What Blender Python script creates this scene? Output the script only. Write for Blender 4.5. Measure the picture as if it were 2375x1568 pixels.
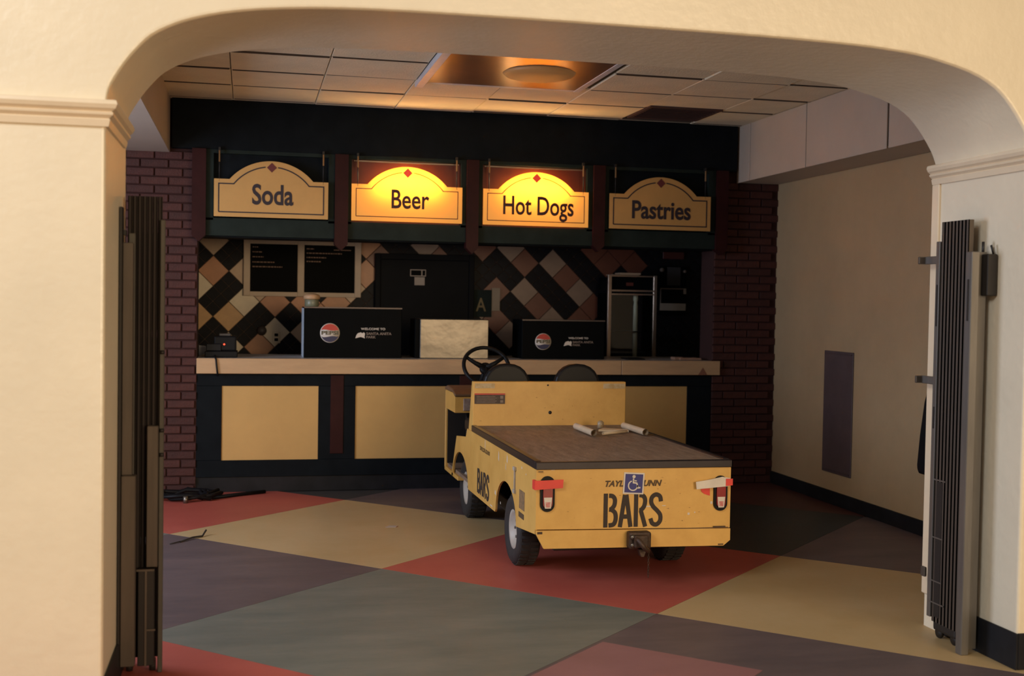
import bpy, bmesh, math, random
from math import sin, cos, pi, radians, tan, floor as fl
from mathutils import Vector, Matrix
random.seed(7)
for o in list(bpy.data.objects): bpy.data.objects.remove(o)
C = bpy.context.scene.collection
SC = bpy.context.scene

def S(r, g, b):
    f = lambda c: (c/255/12.92 if c/255 <= .04045 else ((c/255+.055)/1.055)**2.4)
    return (f(r), f(g), f(b), 1)

# ---------------------------------------------------------------- camera
YAW, PITCH, ROLL, FPX, CAMH = 0.219684, -0.0305267, -0.0166592, 2751.15, 1.55
fwd = Vector((sin(YAW)*cos(PITCH), cos(YAW)*cos(PITCH), sin(PITCH)))
rt = Vector((cos(YAW), -sin(YAW), 0)); up = rt.cross(fwd)
r2 = rt*cos(ROLL) - up*sin(ROLL); u2 = up*cos(ROLL) + rt*sin(ROLL)
cam = bpy.data.cameras.new('camera'); co = bpy.data.objects.new('camera', cam); C.objects.link(co)
co.matrix_world = Matrix(((r2.x, u2.x, -fwd.x, 0), (r2.y, u2.y, -fwd.y, 0), (r2.z, u2.z, -fwd.z, CAMH), (0, 0, 0, 1)))
cam.sensor_width = 36; cam.sensor_fit = 'HORIZONTAL'; cam.lens = FPX*36/2375
cam.clip_start = .05; cam.clip_end = 100
cam.dof.use_dof = True; cam.dof.focus_distance = 6.9; cam.dof.aperture_fstop = 2.2
SC.camera = co
# ---------------------------------------------------------------- world, lights, exposure
W = bpy.data.worlds.new('world'); SC.world = W; W.use_nodes = True
bg = W.node_tree.nodes['Background']; bg.inputs[0].default_value = (1.0, .88, .68, 1); bg.inputs[1].default_value = .25
SC.view_settings.view_transform = 'Standard'; SC.view_settings.look = 'None'
SC.view_settings.exposure = 0; SC.view_settings.gamma = 1; SC.view_settings.use_curve_mapping = False

def area(name, loc, target, sx, sy, power, col, spread=180):
    l = bpy.data.lights.new(name, 'AREA'); l.shape = 'RECTANGLE'; l.size = sx; l.size_y = sy; l.energy = power; l.color = col
    l.spread = radians(spread)
    o = bpy.data.objects.new(name, l); C.objects.link(o); o.location = loc
    o.rotation_euler = (Vector(target)-Vector(loc)).to_track_quat('-Z', 'Y').to_euler()
    return o
# big windows of the concourse on the left of and behind the camera, and the open end of the passage on the left
area('window_daylight', (-3.6, .6, 4.8), (-1.4, 4.5, 1.9), 3.0, 2.0, 215, (.98, .99, 1.0))
area('concourse_daylight', (4.3, -4.2, 2.4), (.9, 8.0, 1.4), 4.2, 2.4, 470, (1.0, .75, .46))
area('passage_daylight', (-3.1, 7.0, 1.8), (3, 6.3, 1.1), 1.9, 2.2, 150, (.68, .78, 1.0))

# ---------------------------------------------------------------- materials
MATS = {}
def mat(name, col, rough=.6, metal=0., noise=.12, nscale=6., bump=0., bscale=60., spec=.5, stretch=None, col2=None, cov=.5, coat=0.):
    m = bpy.data.materials.new(name); m.use_nodes = True; nt = m.node_tree; N = nt.nodes; L = nt.links
    b = N['Principled BSDF']; b.inputs['Roughness'].default_value = rough; b.inputs['Metallic'].default_value = metal
    b.inputs['Specular IOR Level'].default_value = spec
    if coat: b.inputs['Coat Weight'].default_value = coat; b.inputs['Coat Roughness'].default_value = .25
    tc = N.new('ShaderNodeTexCoord'); mp = N.new('ShaderNodeMapping'); L.new(tc.outputs['Object'], mp.inputs[0])
    if stretch: mp.inputs['Scale'].default_value = stretch
    n = N.new('ShaderNodeTexNoise'); n.inputs['Scale'].default_value = nscale; n.inputs['Detail'].default_value = 6; n.inputs['Roughness'].default_value = .65
    L.new(mp.outputs[0], n.inputs[0])
    r = N.new('ShaderNodeValToRGB'); L.new(n.outputs[0], r.inputs[0])
    c = Vector(col[:3])
    if col2 is None: a, d = c*(1-noise), c*(1+noise)
    else: a, d = c, Vector(col2[:3])
    r.color_ramp.elements[0].position = cov-.18; r.color_ramp.elements[1].position = cov+.18
    r.color_ramp.elements[0].color = (*a, 1); r.color_ramp.elements[1].color = (*d, 1)
    L.new(r.outputs[0], b.inputs['Base Color'])
    if bump:
        n2 = N.new('ShaderNodeTexNoise'); n2.inputs['Scale'].default_value = bscale; n2.inputs['Detail'].default_value = 4
        L.new(tc.outputs['Object'], n2.inputs[0])
        bp = N.new('ShaderNodeBump'); bp.inputs['Strength'].default_value = bump; bp.inputs['Distance'].default_value = .01
        L.new(n2.outputs[0], bp.inputs['Height']); L.new(bp.outputs[0], b.inputs['Normal'])
    MATS[name] = m; return m

def emat_(name, col, st):
    m = bpy.data.materials.new(name); m.use_nodes = True
    b = m.node_tree.nodes['Principled BSDF']; b.inputs['Base Color'].default_value = (*col, 1)
    b.inputs['Emission Color'].default_value = (*col, 1); b.inputs['Emission Strength'].default_value = st; return m
plaster = mat('cream_plaster', (.80, .70, .53), .34, noise=.05, nscale=1.5, bump=.25, bscale=25)
trimm = mat('cream_gloss_trim', (.78, .64, .46), .3, noise=.04)
wallp = mat('tan_wall_paint', (.41, .285, .155), .6, noise=.06, nscale=2, bump=.1)
bulk = mat('bulkhead_paint', (.46, .375, .30), .55, noise=.05, nscale=2)
black = mat('black_base', (.012, .012, .014), .5, noise=.3, spec=.2)
gap = mat('dark_gap', (.03, .024, .02), .9)
ctile = mat('ceiling_tile_board', (.76, .66, .48), .85, noise=.07, nscale=3, bump=.3, bscale=80)
brickm = [mat('brick_%d' % i, c, .75, noise=.25, nscale=14, bump=.4, bscale=70) for i, c in enumerate([(.052, .0105, .007), (.043, .009, .006), (.058, .013, .008)])]
mortar = mat('mortar', (.036, .010, .0075), .95)
navy = mat('dark_navy_paint', (.007, .009, .011), .6, noise=.2, spec=.06)
green = mat('dark_green_paint', (.015, .022, .019), .6, noise=.2, spec=.10)
maroon = mat('maroon_paint', (.030, .007, .007), .5, noise=.2, spec=.12)
yellowp = mat('yellow_panel_laminate', (.56, .335, .110), .55, noise=.05, nscale=3)
wood = mat('counter_front_laminate', (.50, .315, .165), .5, noise=.08, nscale=4, stretch=(1, 1, 6))
steel = mat('brushed_steel', (.20, .175, .145), .36, metal=.85, noise=.12, bump=.9, bscale=3.2, nscale=1.2, stretch=(1, 1, .3))
boxblack = mat('gloss_black_cladding', (.003, .0035, .004), .5, noise=.1, spec=.04)
white = mat('white_print', (.62, .55, .47), .6)
dimwhite = mat('worn_print', (.25, .19, .15), .7)
redm = mat('red_print', (.50, .045, .03), .5)
bluem = mat('navy_print', (.02, .02, .07), .5)
signm = mat('sign_face_amber', (.56, .31, .095), .5, noise=.05)
signink = mat('sign_ink', (.02, .012, .02), .6)
signred = mat('sign_diamond', (.13, .02, .02), .6)
litred = emat_('lit_diamond', (.75, .05, .02), .5)
litink = mat('lit_sign_ink', (.05, .012, .012), .6)
rodm = mat('brass_rod', (.22, .12, .05), .45, metal=.6)
cream = mat('tile_cream', (.78, .65, .47), .4, noise=.08, nscale=9)
tan_ = mat('tile_tan', (.56, .39, .26), .4, noise=.08, nscale=9)
orange = mat('tile_orange', (.50, .22, .10), .4, noise=.1, nscale=9)
gold = mat('tile_gold', (.58, .33, .13), .4, noise=.1, nscale=9)
rust = mat('tile_rust', (.17, .052, .030), .4, noise=.1, nscale=9)
darkt = mat('tile_black', (.012, .011, .013), .4, noise=.3, nscale=9, spec=.08)
grout = mat('grout', (.10, .07, .055), .9)
boardf = mat('menu_frame', (.62, .48, .36), .55, noise=.06)
boardb = mat('menu_black', (.004, .004, .004), .6, spec=.05)
chalk = mat('menu_writing', (.30, .19, .14), .8)
doorm = mat('door_black', (.007, .007, .008), .6, spec=.1)
cartY = mat('cart_yellow_paint', (.60, .325, .072), .42, noise=.1, nscale=4, bump=.05, bscale=15, col2=(.72, .415, .105))
plyb = mat('worn_bed_boards', (.16, .105, .070), .6, nscale=7, col2=(.29, .20, .135), bump=.3, stretch=(4, .8, 1))
edgeb = mat('dark_angle_edge', (.040, .032, .034), .28, metal=.5)
rubber = mat('tyre_rubber', (.022, .018, .016), .75, noise=.3, nscale=12)
rimm = mat('wheel_rim_paint', (.42, .37, .31), .45, metal=.0, nscale=9)
vinyl = mat('black_seat_vinyl', (.008, .008, .010), .42, noise=.2, spec=.2)
plastb = mat('black_plastic', (.007, .007, .008), .45, spec=.15)
lens = mat('red_lens', (.25, .012, .012), .2, coat=.5)
tapered = mat('red_tape', (.70, .045, .030), .45)
tapew = mat('white_tape', (.66, .58, .49), .5)
stk = mat('worn_white_sticker', (.58, .47, .30), .6, nscale=30, col2=(.45, .30, .12))
hcblue = mat('symbol_blue', (.025, .025, .16), .5)
ink = mat('stencil_ink', (.035, .022, .015), .7, nscale=60, col2=(.16, .09, .03), cov=.80)
inkt = mat('maker_name_ink', (.09, .05, .02), .7)
rusty = mat('rusty_iron', (.035, .022, .016), .55, metal=.5, nscale=30, col2=(.10, .06, .04))
brownc = mat('brown_dash_cap', (.16, .085, .04), .6)
gatem = mat('gate_channel_steel', (.105, .082, .065), .5, metal=.5, noise=.12, nscale=7, stretch=(4, 4, .4))
gates = mat('gate_galvanised_post', (.17, .155, .14), .4, metal=.6, noise=.12, nscale=7, stretch=(4, 4, .4))
gated = mat('gate_dark_steel', (.022, .018, .016), .5, metal=.3)
pvc = mat('white_pvc', (.60, .47, .32), .5, noise=.1, nscale=15)
paper = mat('white_paper', (.42, .34, .27), .8)
fl_y = mat('floor_yellow', (.43, .29, .13), .5, nscale=1.6, col2=(.49, .35, .18), bump=.08, bscale=20)
fl_r = mat('floor_red', (.37, .070, .050), .5, nscale=1.6, col2=(.44, .10, .070), bump=.08, bscale=20)
fl_g = mat('floor_green_grey', (.120, .128, .105), .5, nscale=2.2, col2=(.18, .175, .14), bump=.1, bscale=20, stretch=(.7, 2.5, 1))
fl_p = mat('floor_purple', (.088, .064, .066), .5, nscale=2.2, col2=(.13, .092, .090), bump=.1, bscale=20, stretch=(.7, 2.5, 1))
fl_d = mat('floor_dark_green', (.022, .027, .026), .5, nscale=2.2, col2=(.035, .038, .036), bump=.08, bscale=20)
fl_k = mat('floor_dusty_pink', (.24, .105, .10), .5, nscale=2.5, col2=(.29, .13, .125), bump=.08, bscale=20)

def emat(name, col, st):
    m = bpy.data.materials.new(name); m.use_nodes = True
    b = m.node_tree.nodes['Principled BSDF']; b.inputs['Base Color'].default_value = (*col, 1)
    b.inputs['Emission Color'].default_value = (*col, 1); b.inputs['Emission Strength'].default_value = st; return m
led = emat('red_indicator', (1, .05, .02), 4)
def translucent(name, col, em, es, mix=.75):
    m = bpy.data.materials.new(name); m.use_nodes = True; nt = m.node_tree; N = nt.nodes; L = nt.links
    b = N['Principled BSDF']; b.inputs['Base Color'].default_value = (*col, 1); b.inputs['Roughness'].default_value = .5
    b.inputs['Emission Color'].default_value = (*em, 1); b.inputs['Emission Strength'].default_value = es
    t = N.new('ShaderNodeBsdfTranslucent'); t.inputs[0].default_value = (*col, 1)
    mx = N.new('ShaderNodeMixShader'); mx.inputs[0].default_value = mix
    L.new(b.outputs[0], mx.inputs[1]); L.new(t.outputs[0], mx.inputs[2]); L.new(mx.outputs[0], N['Material Output'].inputs[0]); return m
litface = translucent('backlit_acrylic', (.95, .62, .18), (1, .50, .13), 1.0)
domem = emat('lamp_diffuser', (.42, .20, .07), .20)
def glassmat(name, col, a):
    m = bpy.data.materials.new(name); m.use_nodes = True; nt = m.node_tree; N = nt.nodes; L = nt.links
    g = N.new('ShaderNodeBsdfGlossy'); g.inputs[1].default_value = .05; g.inputs[0].default_value = (.9, .9, .9, 1)
    t = N.new('ShaderNodeBsdfTransparent'); t.inputs[0].default_value = (*col, 1)
    mx = N.new('ShaderNodeMixShader'); mx.inputs[0].default_value = a
    L.new(t.outputs[0], mx.inputs[1]); L.new(g.outputs[0], mx.inputs[2]); L.new(mx.outputs[0], N['Material Output'].inputs[0]); return m
glass = glassmat('clear_glass', (.85, .88, .85), .06)
wrap = glassmat('thin_plastic', (.75, .72, .68), .2)

# ---------------------------------------------------------------- geometry helpers
ORI = {}
def worldloc(p): return ORI.get(p.name, Vector((0, 0, 0))) if p else Vector((0, 0, 0))
class MB:
    def __init__(s): s.v = []; s.f = []; s.sm = []
    def add(s, vs, fs, sm=False):
        k = len(s.v); s.v += [Vector(v) for v in vs]; s.f += [[i+k for i in f] for f in fs]; s.sm += [sm]*len(fs); return s
    def box(s, x0, x1, y0, y1, z0, z1, c=0.):
        if c <= 0:
            return s.add([(x0, y0, z0), (x1, y0, z0), (x1, y1, z0), (x0, y1, z0), (x0, y0, z1), (x1, y0, z1), (x1, y1, z1), (x0, y1, z1)],
                         [(0, 3, 2, 1), (4, 5, 6, 7), (0, 1, 5, 4), (1, 2, 6, 5), (2, 3, 7, 6), (3, 0, 4, 7)])
        bm = bmesh.new(); bmesh.ops.create_cube(bm, size=1)
        for v in bm.verts: v.co = Vector(((x0+x1)/2+v.co.x*(x1-x0), (y0+y1)/2+v.co.y*(y1-y0), (z0+z1)/2+v.co.z*(z1-z0)))
        bmesh.ops.bevel(bm, geom=bm.edges[:], offset=c, segments=2 if c > .006 else 1, affect='EDGES', profile=.5)
        s.add([v.co[:] for v in bm.verts], [[v.index for v in f.verts] for f in bm.faces]); bm.free(); return s
    def prism(s, pts, a0, a1, plane='Y', sm=False):
        """pts: outline; plane 'Y': (x,z) swept a0..a1 in y; 'X': (y,z) swept in x; 'Z': (x,y) swept in z"""
        P = {'Y': lambda p, a: (p[0], a, p[1]), 'X': lambda p, a: (a, p[0], p[1]), 'Z': lambda p, a: (p[0], p[1], a)}[plane]
        n = len(pts); vs = [P(p, a0) for p in pts]+[P(p, a1) for p in pts]
        s.add(vs, [list(range(n))[::-1], list(range(n, 2*n))])
        k = len(s.v)-2*n
        for i in range(n):
            j = (i+1) % n; s.f.append([k+i, k+j, k+n+j, k+n+i]); s.sm.append(sm)
        return s
    def tube(s, pts, r, n=10, caps=True, closed=False):
        pts = [Vector(p) for p in pts]; m = len(pts); rr = r if isinstance(r, (list, tuple)) else [r]*m
        vs = []; ref = None
        for i, p in enumerate(pts):
            a = pts[(i-1) % m] if (i > 0 or closed) else p; b = pts[(i+1) % m] if (i < m-1 or closed) else p
            d = (b-a).normalized()
            if ref is None: ref = d.orthogonal().normalized()
            ref = (ref-d*ref.dot(d)).normalized(); w = d.cross(ref)
            vs += [p+(ref*cos(2*pi*k/n)+w*sin(2*pi*k/n))*rr[i] for k in range(n)]
        fs = []
        for i in range(m if closed else m-1):
            j = (i+1) % m
            for k in range(n): fs.append((i*n+k, i*n+(k+1) % n, j*n+(k+1) % n, j*n+k))
        s.add(vs, fs, True)
        if caps and not closed:
            k0 = len(s.v)-m*n; s.f += [[k0+k for k in range(n)][::-1], [k0+(m-1)*n+k for k in range(n)]]; s.sm += [False]*2
        return s
    def lathe(s, prof, cen, axis='Z', n=32, caps=True):
        """prof: list of (radius, along)"""
        A = {'Z': lambda r, a, t: (r*cos(t), r*sin(t), a), 'X': lambda r, a, t: (a, r*cos(t), r*sin(t)), 'Y': lambda r, a, t: (r*cos(t), a, r*sin(t))}[axis]
        vs = []; m = len(prof)
        for r, a in prof:
            for k in range(n): v = A(r, a, 2*pi*k/n); vs.append((v[0]+cen[0], v[1]+cen[1], v[2]+cen[2]))
        fs = [(i*n+k, i*n+(k+1) % n, (i+1)*n+(k+1) % n, (i+1)*n+k) for i in range(m-1) for k in range(n)]
        s.add(vs, fs, True)
        k0 = len(s.v)-m*n
        if caps and prof[0][0] > 1e-5: s.f.append([k0+k for k in range(n)][::-1]); s.sm.append(False)
        if caps and prof[-1][0] > 1e-5: s.f.append([k0+(m-1)*n+k for k in range(n)]); s.sm.append(False)
        return s
    def stroke(s, pts, w, a0, a1, plane='Y'):
        """thick polyline in a plane, mitred, as one solid"""
        P = [Vector(p) for p in pts]; L = []; R = []
        closed = (P[0]-P[-1]).length < 1e-5
        if closed: P = P[:-1]
        m = len(P)
        for i, p in enumerate(P):
            d0 = (p-P[i-1]).normalized() if (i or closed) else (P[1]-p).normalized()
            d1 = (P[(i+1) % m]-p).normalized() if (i < m-1 or closed) else d0
            n0 = Vector((-d0.y, d0.x)); n1 = Vector((-d1.y, d1.x)); n = (n0+n1)
            n = n.normalized() if n.length > 1e-4 else n0
            k = w/2/max(.45, n.dot(n0)); L.append(p+n*k); R.append(p-n*k)
        F = {'Y': lambda p, a: (p[0], a, p[1]), 'X': lambda p, a: (a, p[0], p[1]), 'Z': lambda p, a: (p[0], p[1], a)}[plane]
        vs = [F(v, a) for a in (a0, a1) for v in L+R]; fs = []
        for i in range(m if closed else m-1):
            j = (i+1) % m
            fs += [(i, j, m+j, m+i), (2*m+i, 3*m+i, 3*m+j, 2*m+j), (i, 2*m+i, 2*m+j, j), (m+i, m+j, 3*m+j, 3*m+i)]
        if not closed: fs += [(0, m, 3*m, 2*m), (m-1, 3*m-1, 4*m-1, 2*m-1)]
        return s.add(vs, fs)
    def xf(s, M):
        s.v = [M @ v for v in s.v]; return s
    def build(s, name, m, parent=None, bevel=0., origin=None):
        vs = s.v
        if parent is None:
            if origin is None:
                xs = [v.x for v in vs]; ys = [v.y for v in vs]; zs = [v.z for v in vs]
                origin = ((min(xs)+max(xs))/2, (min(ys)+max(ys))/2, min(zs))
            W0 = Vector(origin)
        else: W0 = worldloc(parent)
        me = bpy.data.meshes.new(name); me.from_pydata([v-W0 for v in vs], [], s.f)
        me.polygons.foreach_set('use_smooth', s.sm)
        bm = bmesh.new(); bm.from_mesh(me); bmesh.ops.recalc_face_normals(bm, faces=bm.faces[:]); bm.to_mesh(me); bm.free()
        me.materials.append(m); me.update()
        o = bpy.data.objects.new(name, me); C.objects.link(o)
        if parent: o.parent = parent
        else: o.location = W0
        ORI[o.name] = W0
        if bevel:
            b = o.modifiers.new('edge', 'BEVEL'); b.width = bevel; b.segments = 2; b.limit_method = 'ANGLE'; b.angle_limit = radians(40)
        return o
def tag(o, label=None, cat=None, group=None, kind=None):
    if label: o['label'] = label
    if cat: o['category'] = cat
    if group: o['group'] = group
    if kind: o['kind'] = kind
    return o
def empty(name, loc, label, cat, group=None):
    o = bpy.data.objects.new(name, None); C.objects.link(o); o.location = loc; o.empty_display_size = .1
    ORI[o.name] = Vector(loc); return tag(o, label, cat, group)
def sempty(name, loc):
    o = bpy.data.objects.new(name, None); C.objects.link(o); o.location = loc; ORI[o.name] = Vector(loc); o['kind'] = 'structure'; return o
def piece(name, me, mat_, parent, loc):
    """a shared-mesh piece placed at world loc under parent"""
    o = bpy.data.objects.new(name, me); C.objects.link(o); o.parent = parent; o.location = Vector(loc)-worldloc(parent)
    if mat_ and me.materials[0] != mat_:
        o.material_slots[0].link = 'OBJECT'; o.material_slots[0].material = mat_
    return o
def boxmesh(name, sx, sy, sz, m, c):
    b = MB().box(-sx/2, sx/2, -sy/2, sy/2, -sz/2, sz/2, c); me = bpy.data.meshes.new(name)
    me.from_pydata(b.v, [], b.f); me.materials.append(m)
    bm = bmesh.new(); bm.from_mesh(me); bmesh.ops.recalc_face_normals(bm, faces=bm.faces[:]); bm.to_mesh(me); bm.free(); return me

_fm = {}
def glyphs(body, offset=0., shear=0., spacing=1.):
    key = (body, offset, shear, spacing)
    if key in _fm: return _fm[key]
    cu = bpy.data.curves.new('lettering', 'FONT'); cu.body = body; cu.size = 1; cu.offset = offset; cu.shear = shear; cu.space_character = spacing; cu.resolution_u = 4
    o = bpy.data.objects.new('lettering', cu); C.objects.link(o); dg = bpy.context.evaluated_depsgraph_get(); dg.update()
    me = bpy.data.meshes.new_from_object(o.evaluated_get(dg)); vs = [(v.co.x, v.co.y) for v in me.vertices]; fs = [list(p.vertices) for p in me.polygons]
    bpy.data.objects.remove(o); bpy.data.curves.remove(cu); bpy.data.meshes.remove(me)
    _fm[key] = (vs, fs); return vs, fs
CAPH = None
def text_mb(body, x0, x1, base, cap, a, plane='Y', th=.002, offset=.0, shear=0., spacing=1.):
    """lettering fitted to x0..x1 with the given baseline and capital height, facing -Y or -X at depth a"""
    global CAPH
    vs, fs = glyphs(body, offset, shear, spacing)
    if CAPH is None: CAPH = max(y for x, y in glyphs('H')[0])
    lo = min(x for x, y in vs); hi = max(x for x, y in vs); b = MB()
    sx = (x1-x0)/(hi-lo); sz = cap/CAPH
    for t in (0, th):
        if plane == 'Y': V = [(x0+(x-lo)*sx, a-t, base+y*sz) for x, y in vs]
        else: V = [(a-t, x0+(x-lo)*sx, base+y*sz) for x, y in vs]
        b.add(V, fs)
    return b
def stencil(x0, x1, z0, z1, a, plane='Y', th=.0015):
    """the hand-cut stencil word BARS, letter by letter"""
    L = [
     [[(.17, 0), (.17, 2.2)], [(.40, 2.06), (.66, 2.02), (.82, 1.8), (.78, 1.42), (.56, 1.18), (.42, 1.16)], [(.56, 1.16), (.84, .95), (.90, .55), (.76, .2), (.40, .13)]],
     [[(.12, 0), (.45, 2.1)], [(.55, 2.1), (.88, 0)], [(.32, .68), (.68, .68)]],
     [[(.17, 0), (.17, 2.2)], [(.40, 2.06), (.68, 2.0), (.82, 1.75), (.76, 1.35), (.55, 1.1), (.40, 1.08)], [(.52, 1.05), (.86, 0)]],
     [[(.88, 1.62), (.80, 1.95), (.52, 2.08), (.24, 1.92), (.17, 1.6), (.32, 1.3), (.62, 1.02), (.84, .74), (.84, .36), (.58, .12), (.28, .2), (.14, .52)]]]
    def dense(p):
        if len(p) < 3: return p
        o = []
        for i in range(len(p)-1):
            A = p[max(i-1, 0)]; B = p[i]; D = p[i+1]; E_ = p[min(i+2, len(p)-1)]
            for t in (0, .25, .5, .75):
                f = lambda k: .5*(2*B[k]+(-A[k]+D[k])*t+(2*A[k]-5*B[k]+4*D[k]-E_[k])*t*t+(-A[k]+3*B[k]-3*D[k]+E_[k])*t**3)
                o.append((f(0), f(1)))
        return o+[p[-1]]
    b = MB(); n = 4; W0 = (x1-x0); adv = W0/n; sx = adv*.92; sz = (z1-z0)/2.2; k = 0
    for i, letter in enumerate(L):
        for st in letter:
            k += 1; e = a-th-k*1e-5
            pts = [(x0+adv*i+x*sx, z0+y*sz) for x, y in dense(st)]
            b.stroke(pts, .30*abs(sx), e, a, plane)
    return b

# ---------------------------------------------------------------- FLOOR
floor = MB().box(-14, 14, -14, 13, -.12, -.006).build('floor', gap); floor['kind'] = 'structure'
B0 = Vector((.768, 6.789)); AV = Vector((1.2495, -1.196)); BV = Vector((1.23, 1.19))
fc = {(-1, 0): fl_y, (0, 0): fl_r, (1, 0): fl_y, (-2, 0): fl_r, (2, 0): fl_r, (-1, 1): fl_p, (0, 1): fl_d, (1, 1): fl_p, (-2, 1): fl_d, (-1, -1): fl_p,
      (0, -1): fl_g, (1, -1): fl_p, (-2, -1): fl_g, (2, -1): fl_g, (0, -2): fl_r, (-1, -2): fl_y, (1, -2): fl_y, (0, 2): fl_r, (1, 2): fl_d, (-3, 0): fl_y, (-3, -1): fl_p, (-2, -2): fl_r}
fc[(0, 2)] = mat('floor_dark_maroon', (.075, .026, .022), .5, nscale=1.6)
for i in range(-6, 6):
    for j in range(-5, 4):
        P = B0+AV*i+BV*j; cc = P+(AV+BV)/2
        if not (-5.6 < cc.x < 5.6 and -2 < cc.y < 10.3): continue
        m = fc.get((i, j), [fl_r, fl_g, fl_y, fl_p][(i*1+j*2) % 4])
        e = .0012; ua, ub = AV.normalized()*e, BV.normalized()*e
        q = [P+ua+ub, P+AV-ua+ub, P+AV+BV-ua-ub, P+BV+ua-ub]
        MB().prism([(v.x, v.y) for v in q], -.006, 0, 'Z').build('floor_tile', m, floor)
J = Vector((1.602, 5.162)); u = Vector((.55, -.52)); w = Vector((-.62, -.60))
MB().prism([tuple(J), tuple(J+u), tuple(J+u+w), tuple(J+w)][::1], -.001, .0012, 'Z').build('floor_tile', fl_k, floor)['label'] = 'dusty pink floor inlay'

# ---------------------------------------------------------------- ARCHED FRONT WALL
Y1, Y2 = 4.472, 5.198
arch = [(-.5, 0), (-.5, 2.24), (-.489, 2.29), (-.45, 2.36), (-.407, 2.42), (-.348, 2.482), (-.27, 2.527), (-.18, 2.56), (-.06, 2.588), (.1, 2.61), (.34, 2.627),
        (.7, 2.634), (1.37, 2.636), (2.0, 2.633), (2.41, 2.624), (2.6, 2.612), (2.75, 2.594), (2.95, 2.545), (3.07, 2.487), (3.15, 2.41), (3.22, 2.31), (3.25, 2.24), (3.25, 0)]
def smooth_arch(p):
    out = [p[0]]; q = p[1:-1]
    for i in range(len(q)-1):
        a = q[max(i-1, 0)]; b = q[i]; c = q[i+1]; d = q[min(i+2, len(q)-1)]
        for t in (0, .33, .67):
            f = lambda k: .5*((2*b[k])+(-a[k]+c[k])*t+(2*a[k]-5*b[k]+4*c[k]-d[k])*t*t+(-a[k]+3*b[k]-3*c[k]+d[k])*t**3)
            out.append((f(0), f(1)))
    return out+[q[-1], p[-1]]
sa = smooth_arch(arch)
mb = MB(); n = len(sa)
vs = [(x, y, z) for y in (Y1, Y2) for x, z in sa]
ex = lambda x, z: (x, 4.6)
out = [(-9, 0), (-9, 4.6)]+[(x, 4.6) for x, z in sa[1:-1]]+[(9, 4.6), (9, 0)]
# front and back faces as strips between the opening and the outline
for y, rev in ((Y1, 0), (Y2, 1)):
    vin = [(x, y, z) for x, z in sa]
    top = [(x, y, 4.6) for x, z in sa]
    k = len(mb.v); mb.add(vin+top, [])
    for i in range(1, n-2): mb.f.append([k+i, k+i+1, k+n+i+1, k+n+i]); mb.sm.append(False)
    mb.add([(-9, y, 0), (-.5, y, 0), (-.5, y, 2.24), (-.5, y, 4.6), (-9, y, 4.6)], [(0, 1, 2, 3, 4)])
    mb.add([(3.25, y, 0), (9, y, 0), (9, y, 4.6), (3.25, y, 4.6), (3.25, y, 2.24)], [(0, 1, 2, 3, 4)])
k = len(mb.v); mb.add(vs, [(i, i+1, n+i+1, n+i) for i in range(n-1)], True)
mb.add([(-9, Y1, 4.6), (9, Y1, 4.6), (9, Y2, 4.6), (-9, Y2, 4.6)], [(0, 1, 2, 3)])
wf = mb.build('wall_front', plaster); wf['kind'] = 'structure'
me = wf.data; bm = bmesh.new(); bm.from_mesh(me); bmesh.ops.remove_doubles(bm, verts=bm.verts[:], dist=.0005); bmesh.ops.recalc_face_normals(bm, faces=bm.faces[:])
for e in bm.edges:
    if len(e.link_faces) == 2 and e.calc_face_angle(0) > radians(40): e.smooth = False
bm.to_mesh(me); bm.free()
bv = wf.modifiers.new('edge', 'BEVEL'); bv.width = .014; bv.segments = 3; bv.limit_method = 'ANGLE'; bv.angle_limit = radians(60)
# moulding: profile (outward, z) along front faces and jambs
prof = [(-.005, 2.150), (.010, 2.150), (.014, 2.166), (.016, 2.174), (.012, 2.178), (.026, 2.190), (.028, 2.197), (.022, 2.201), (.036, 2.212), (.043, 2.226), (.040, 2.238), (.034, 2.242), (-.005, 2.242)]
def mould(path, name):
    """path of (x,y,nx,ny) points: position on the wall and outward mitre direction"""
    b = MB(); m = len(prof)
    for (x, y, nx, ny) in path: b.v += [Vector((x+nx*o, y+ny*o, z)) for o, z in prof]
    for i in range(len(path)-1):
        for k in range(m):
            b.f.append([i*m+k, i*m+(k+1) % m, (i+1)*m+(k+1) % m, (i+1)*m+k]); b.sm.append(False)
    b.f += [list(range(m)), [(len(path)-1)*m+k for k in range(m)]]; b.sm += [False]*2
    o = b.build(name, trimm); o['kind'] = 'structure'; return o
mould([(-9, Y1, 0, -1), (-.5, Y1, 1, -1), (-.5, Y2-.10, 1, 0)], 'trim_1')
mould([(9, Y1, 0, -1), (3.25, Y1, -1, -1), (3.25, Y2+.004, -1, 0)], 'trim_2')
# corner bead on far edge of right jamb
tr = MB().box(3.238, 3.256, 5.14, 5.20, .16, 2.15, .004).build('trim_3', trimm); tr['kind'] = 'structure'
def base(name, x0, x1, y0, y1, h):
    o = MB().box(x0, x1, y0, y1, 0, h, .003).build(name, black); o['kind'] = 'structure'; return o
base('baseboard_right_jamb', 3.238, 3.25, Y1-.012, 5.0, .158)
base('baseboard_left_jamb', -.5, -.488, Y1-.012, Y2, .158)
base('baseboard_front_left', -9, -.5, Y1-.012, Y1, .158)
base('baseboard_front_right', 3.25, 9, Y1-.012, Y1, .158)

# ---------------------------------------------------------------- PASSAGE SHELL
YB = 9.63
wr = MB().box(4.51, 4.75, Y2, YB+.3, 0, 3.4).build('wall_right', wallp); wr['kind'] = 'structure'
base('baseboard_right', 4.492, 4.51, Y2, YB-.001, .105)
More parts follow.
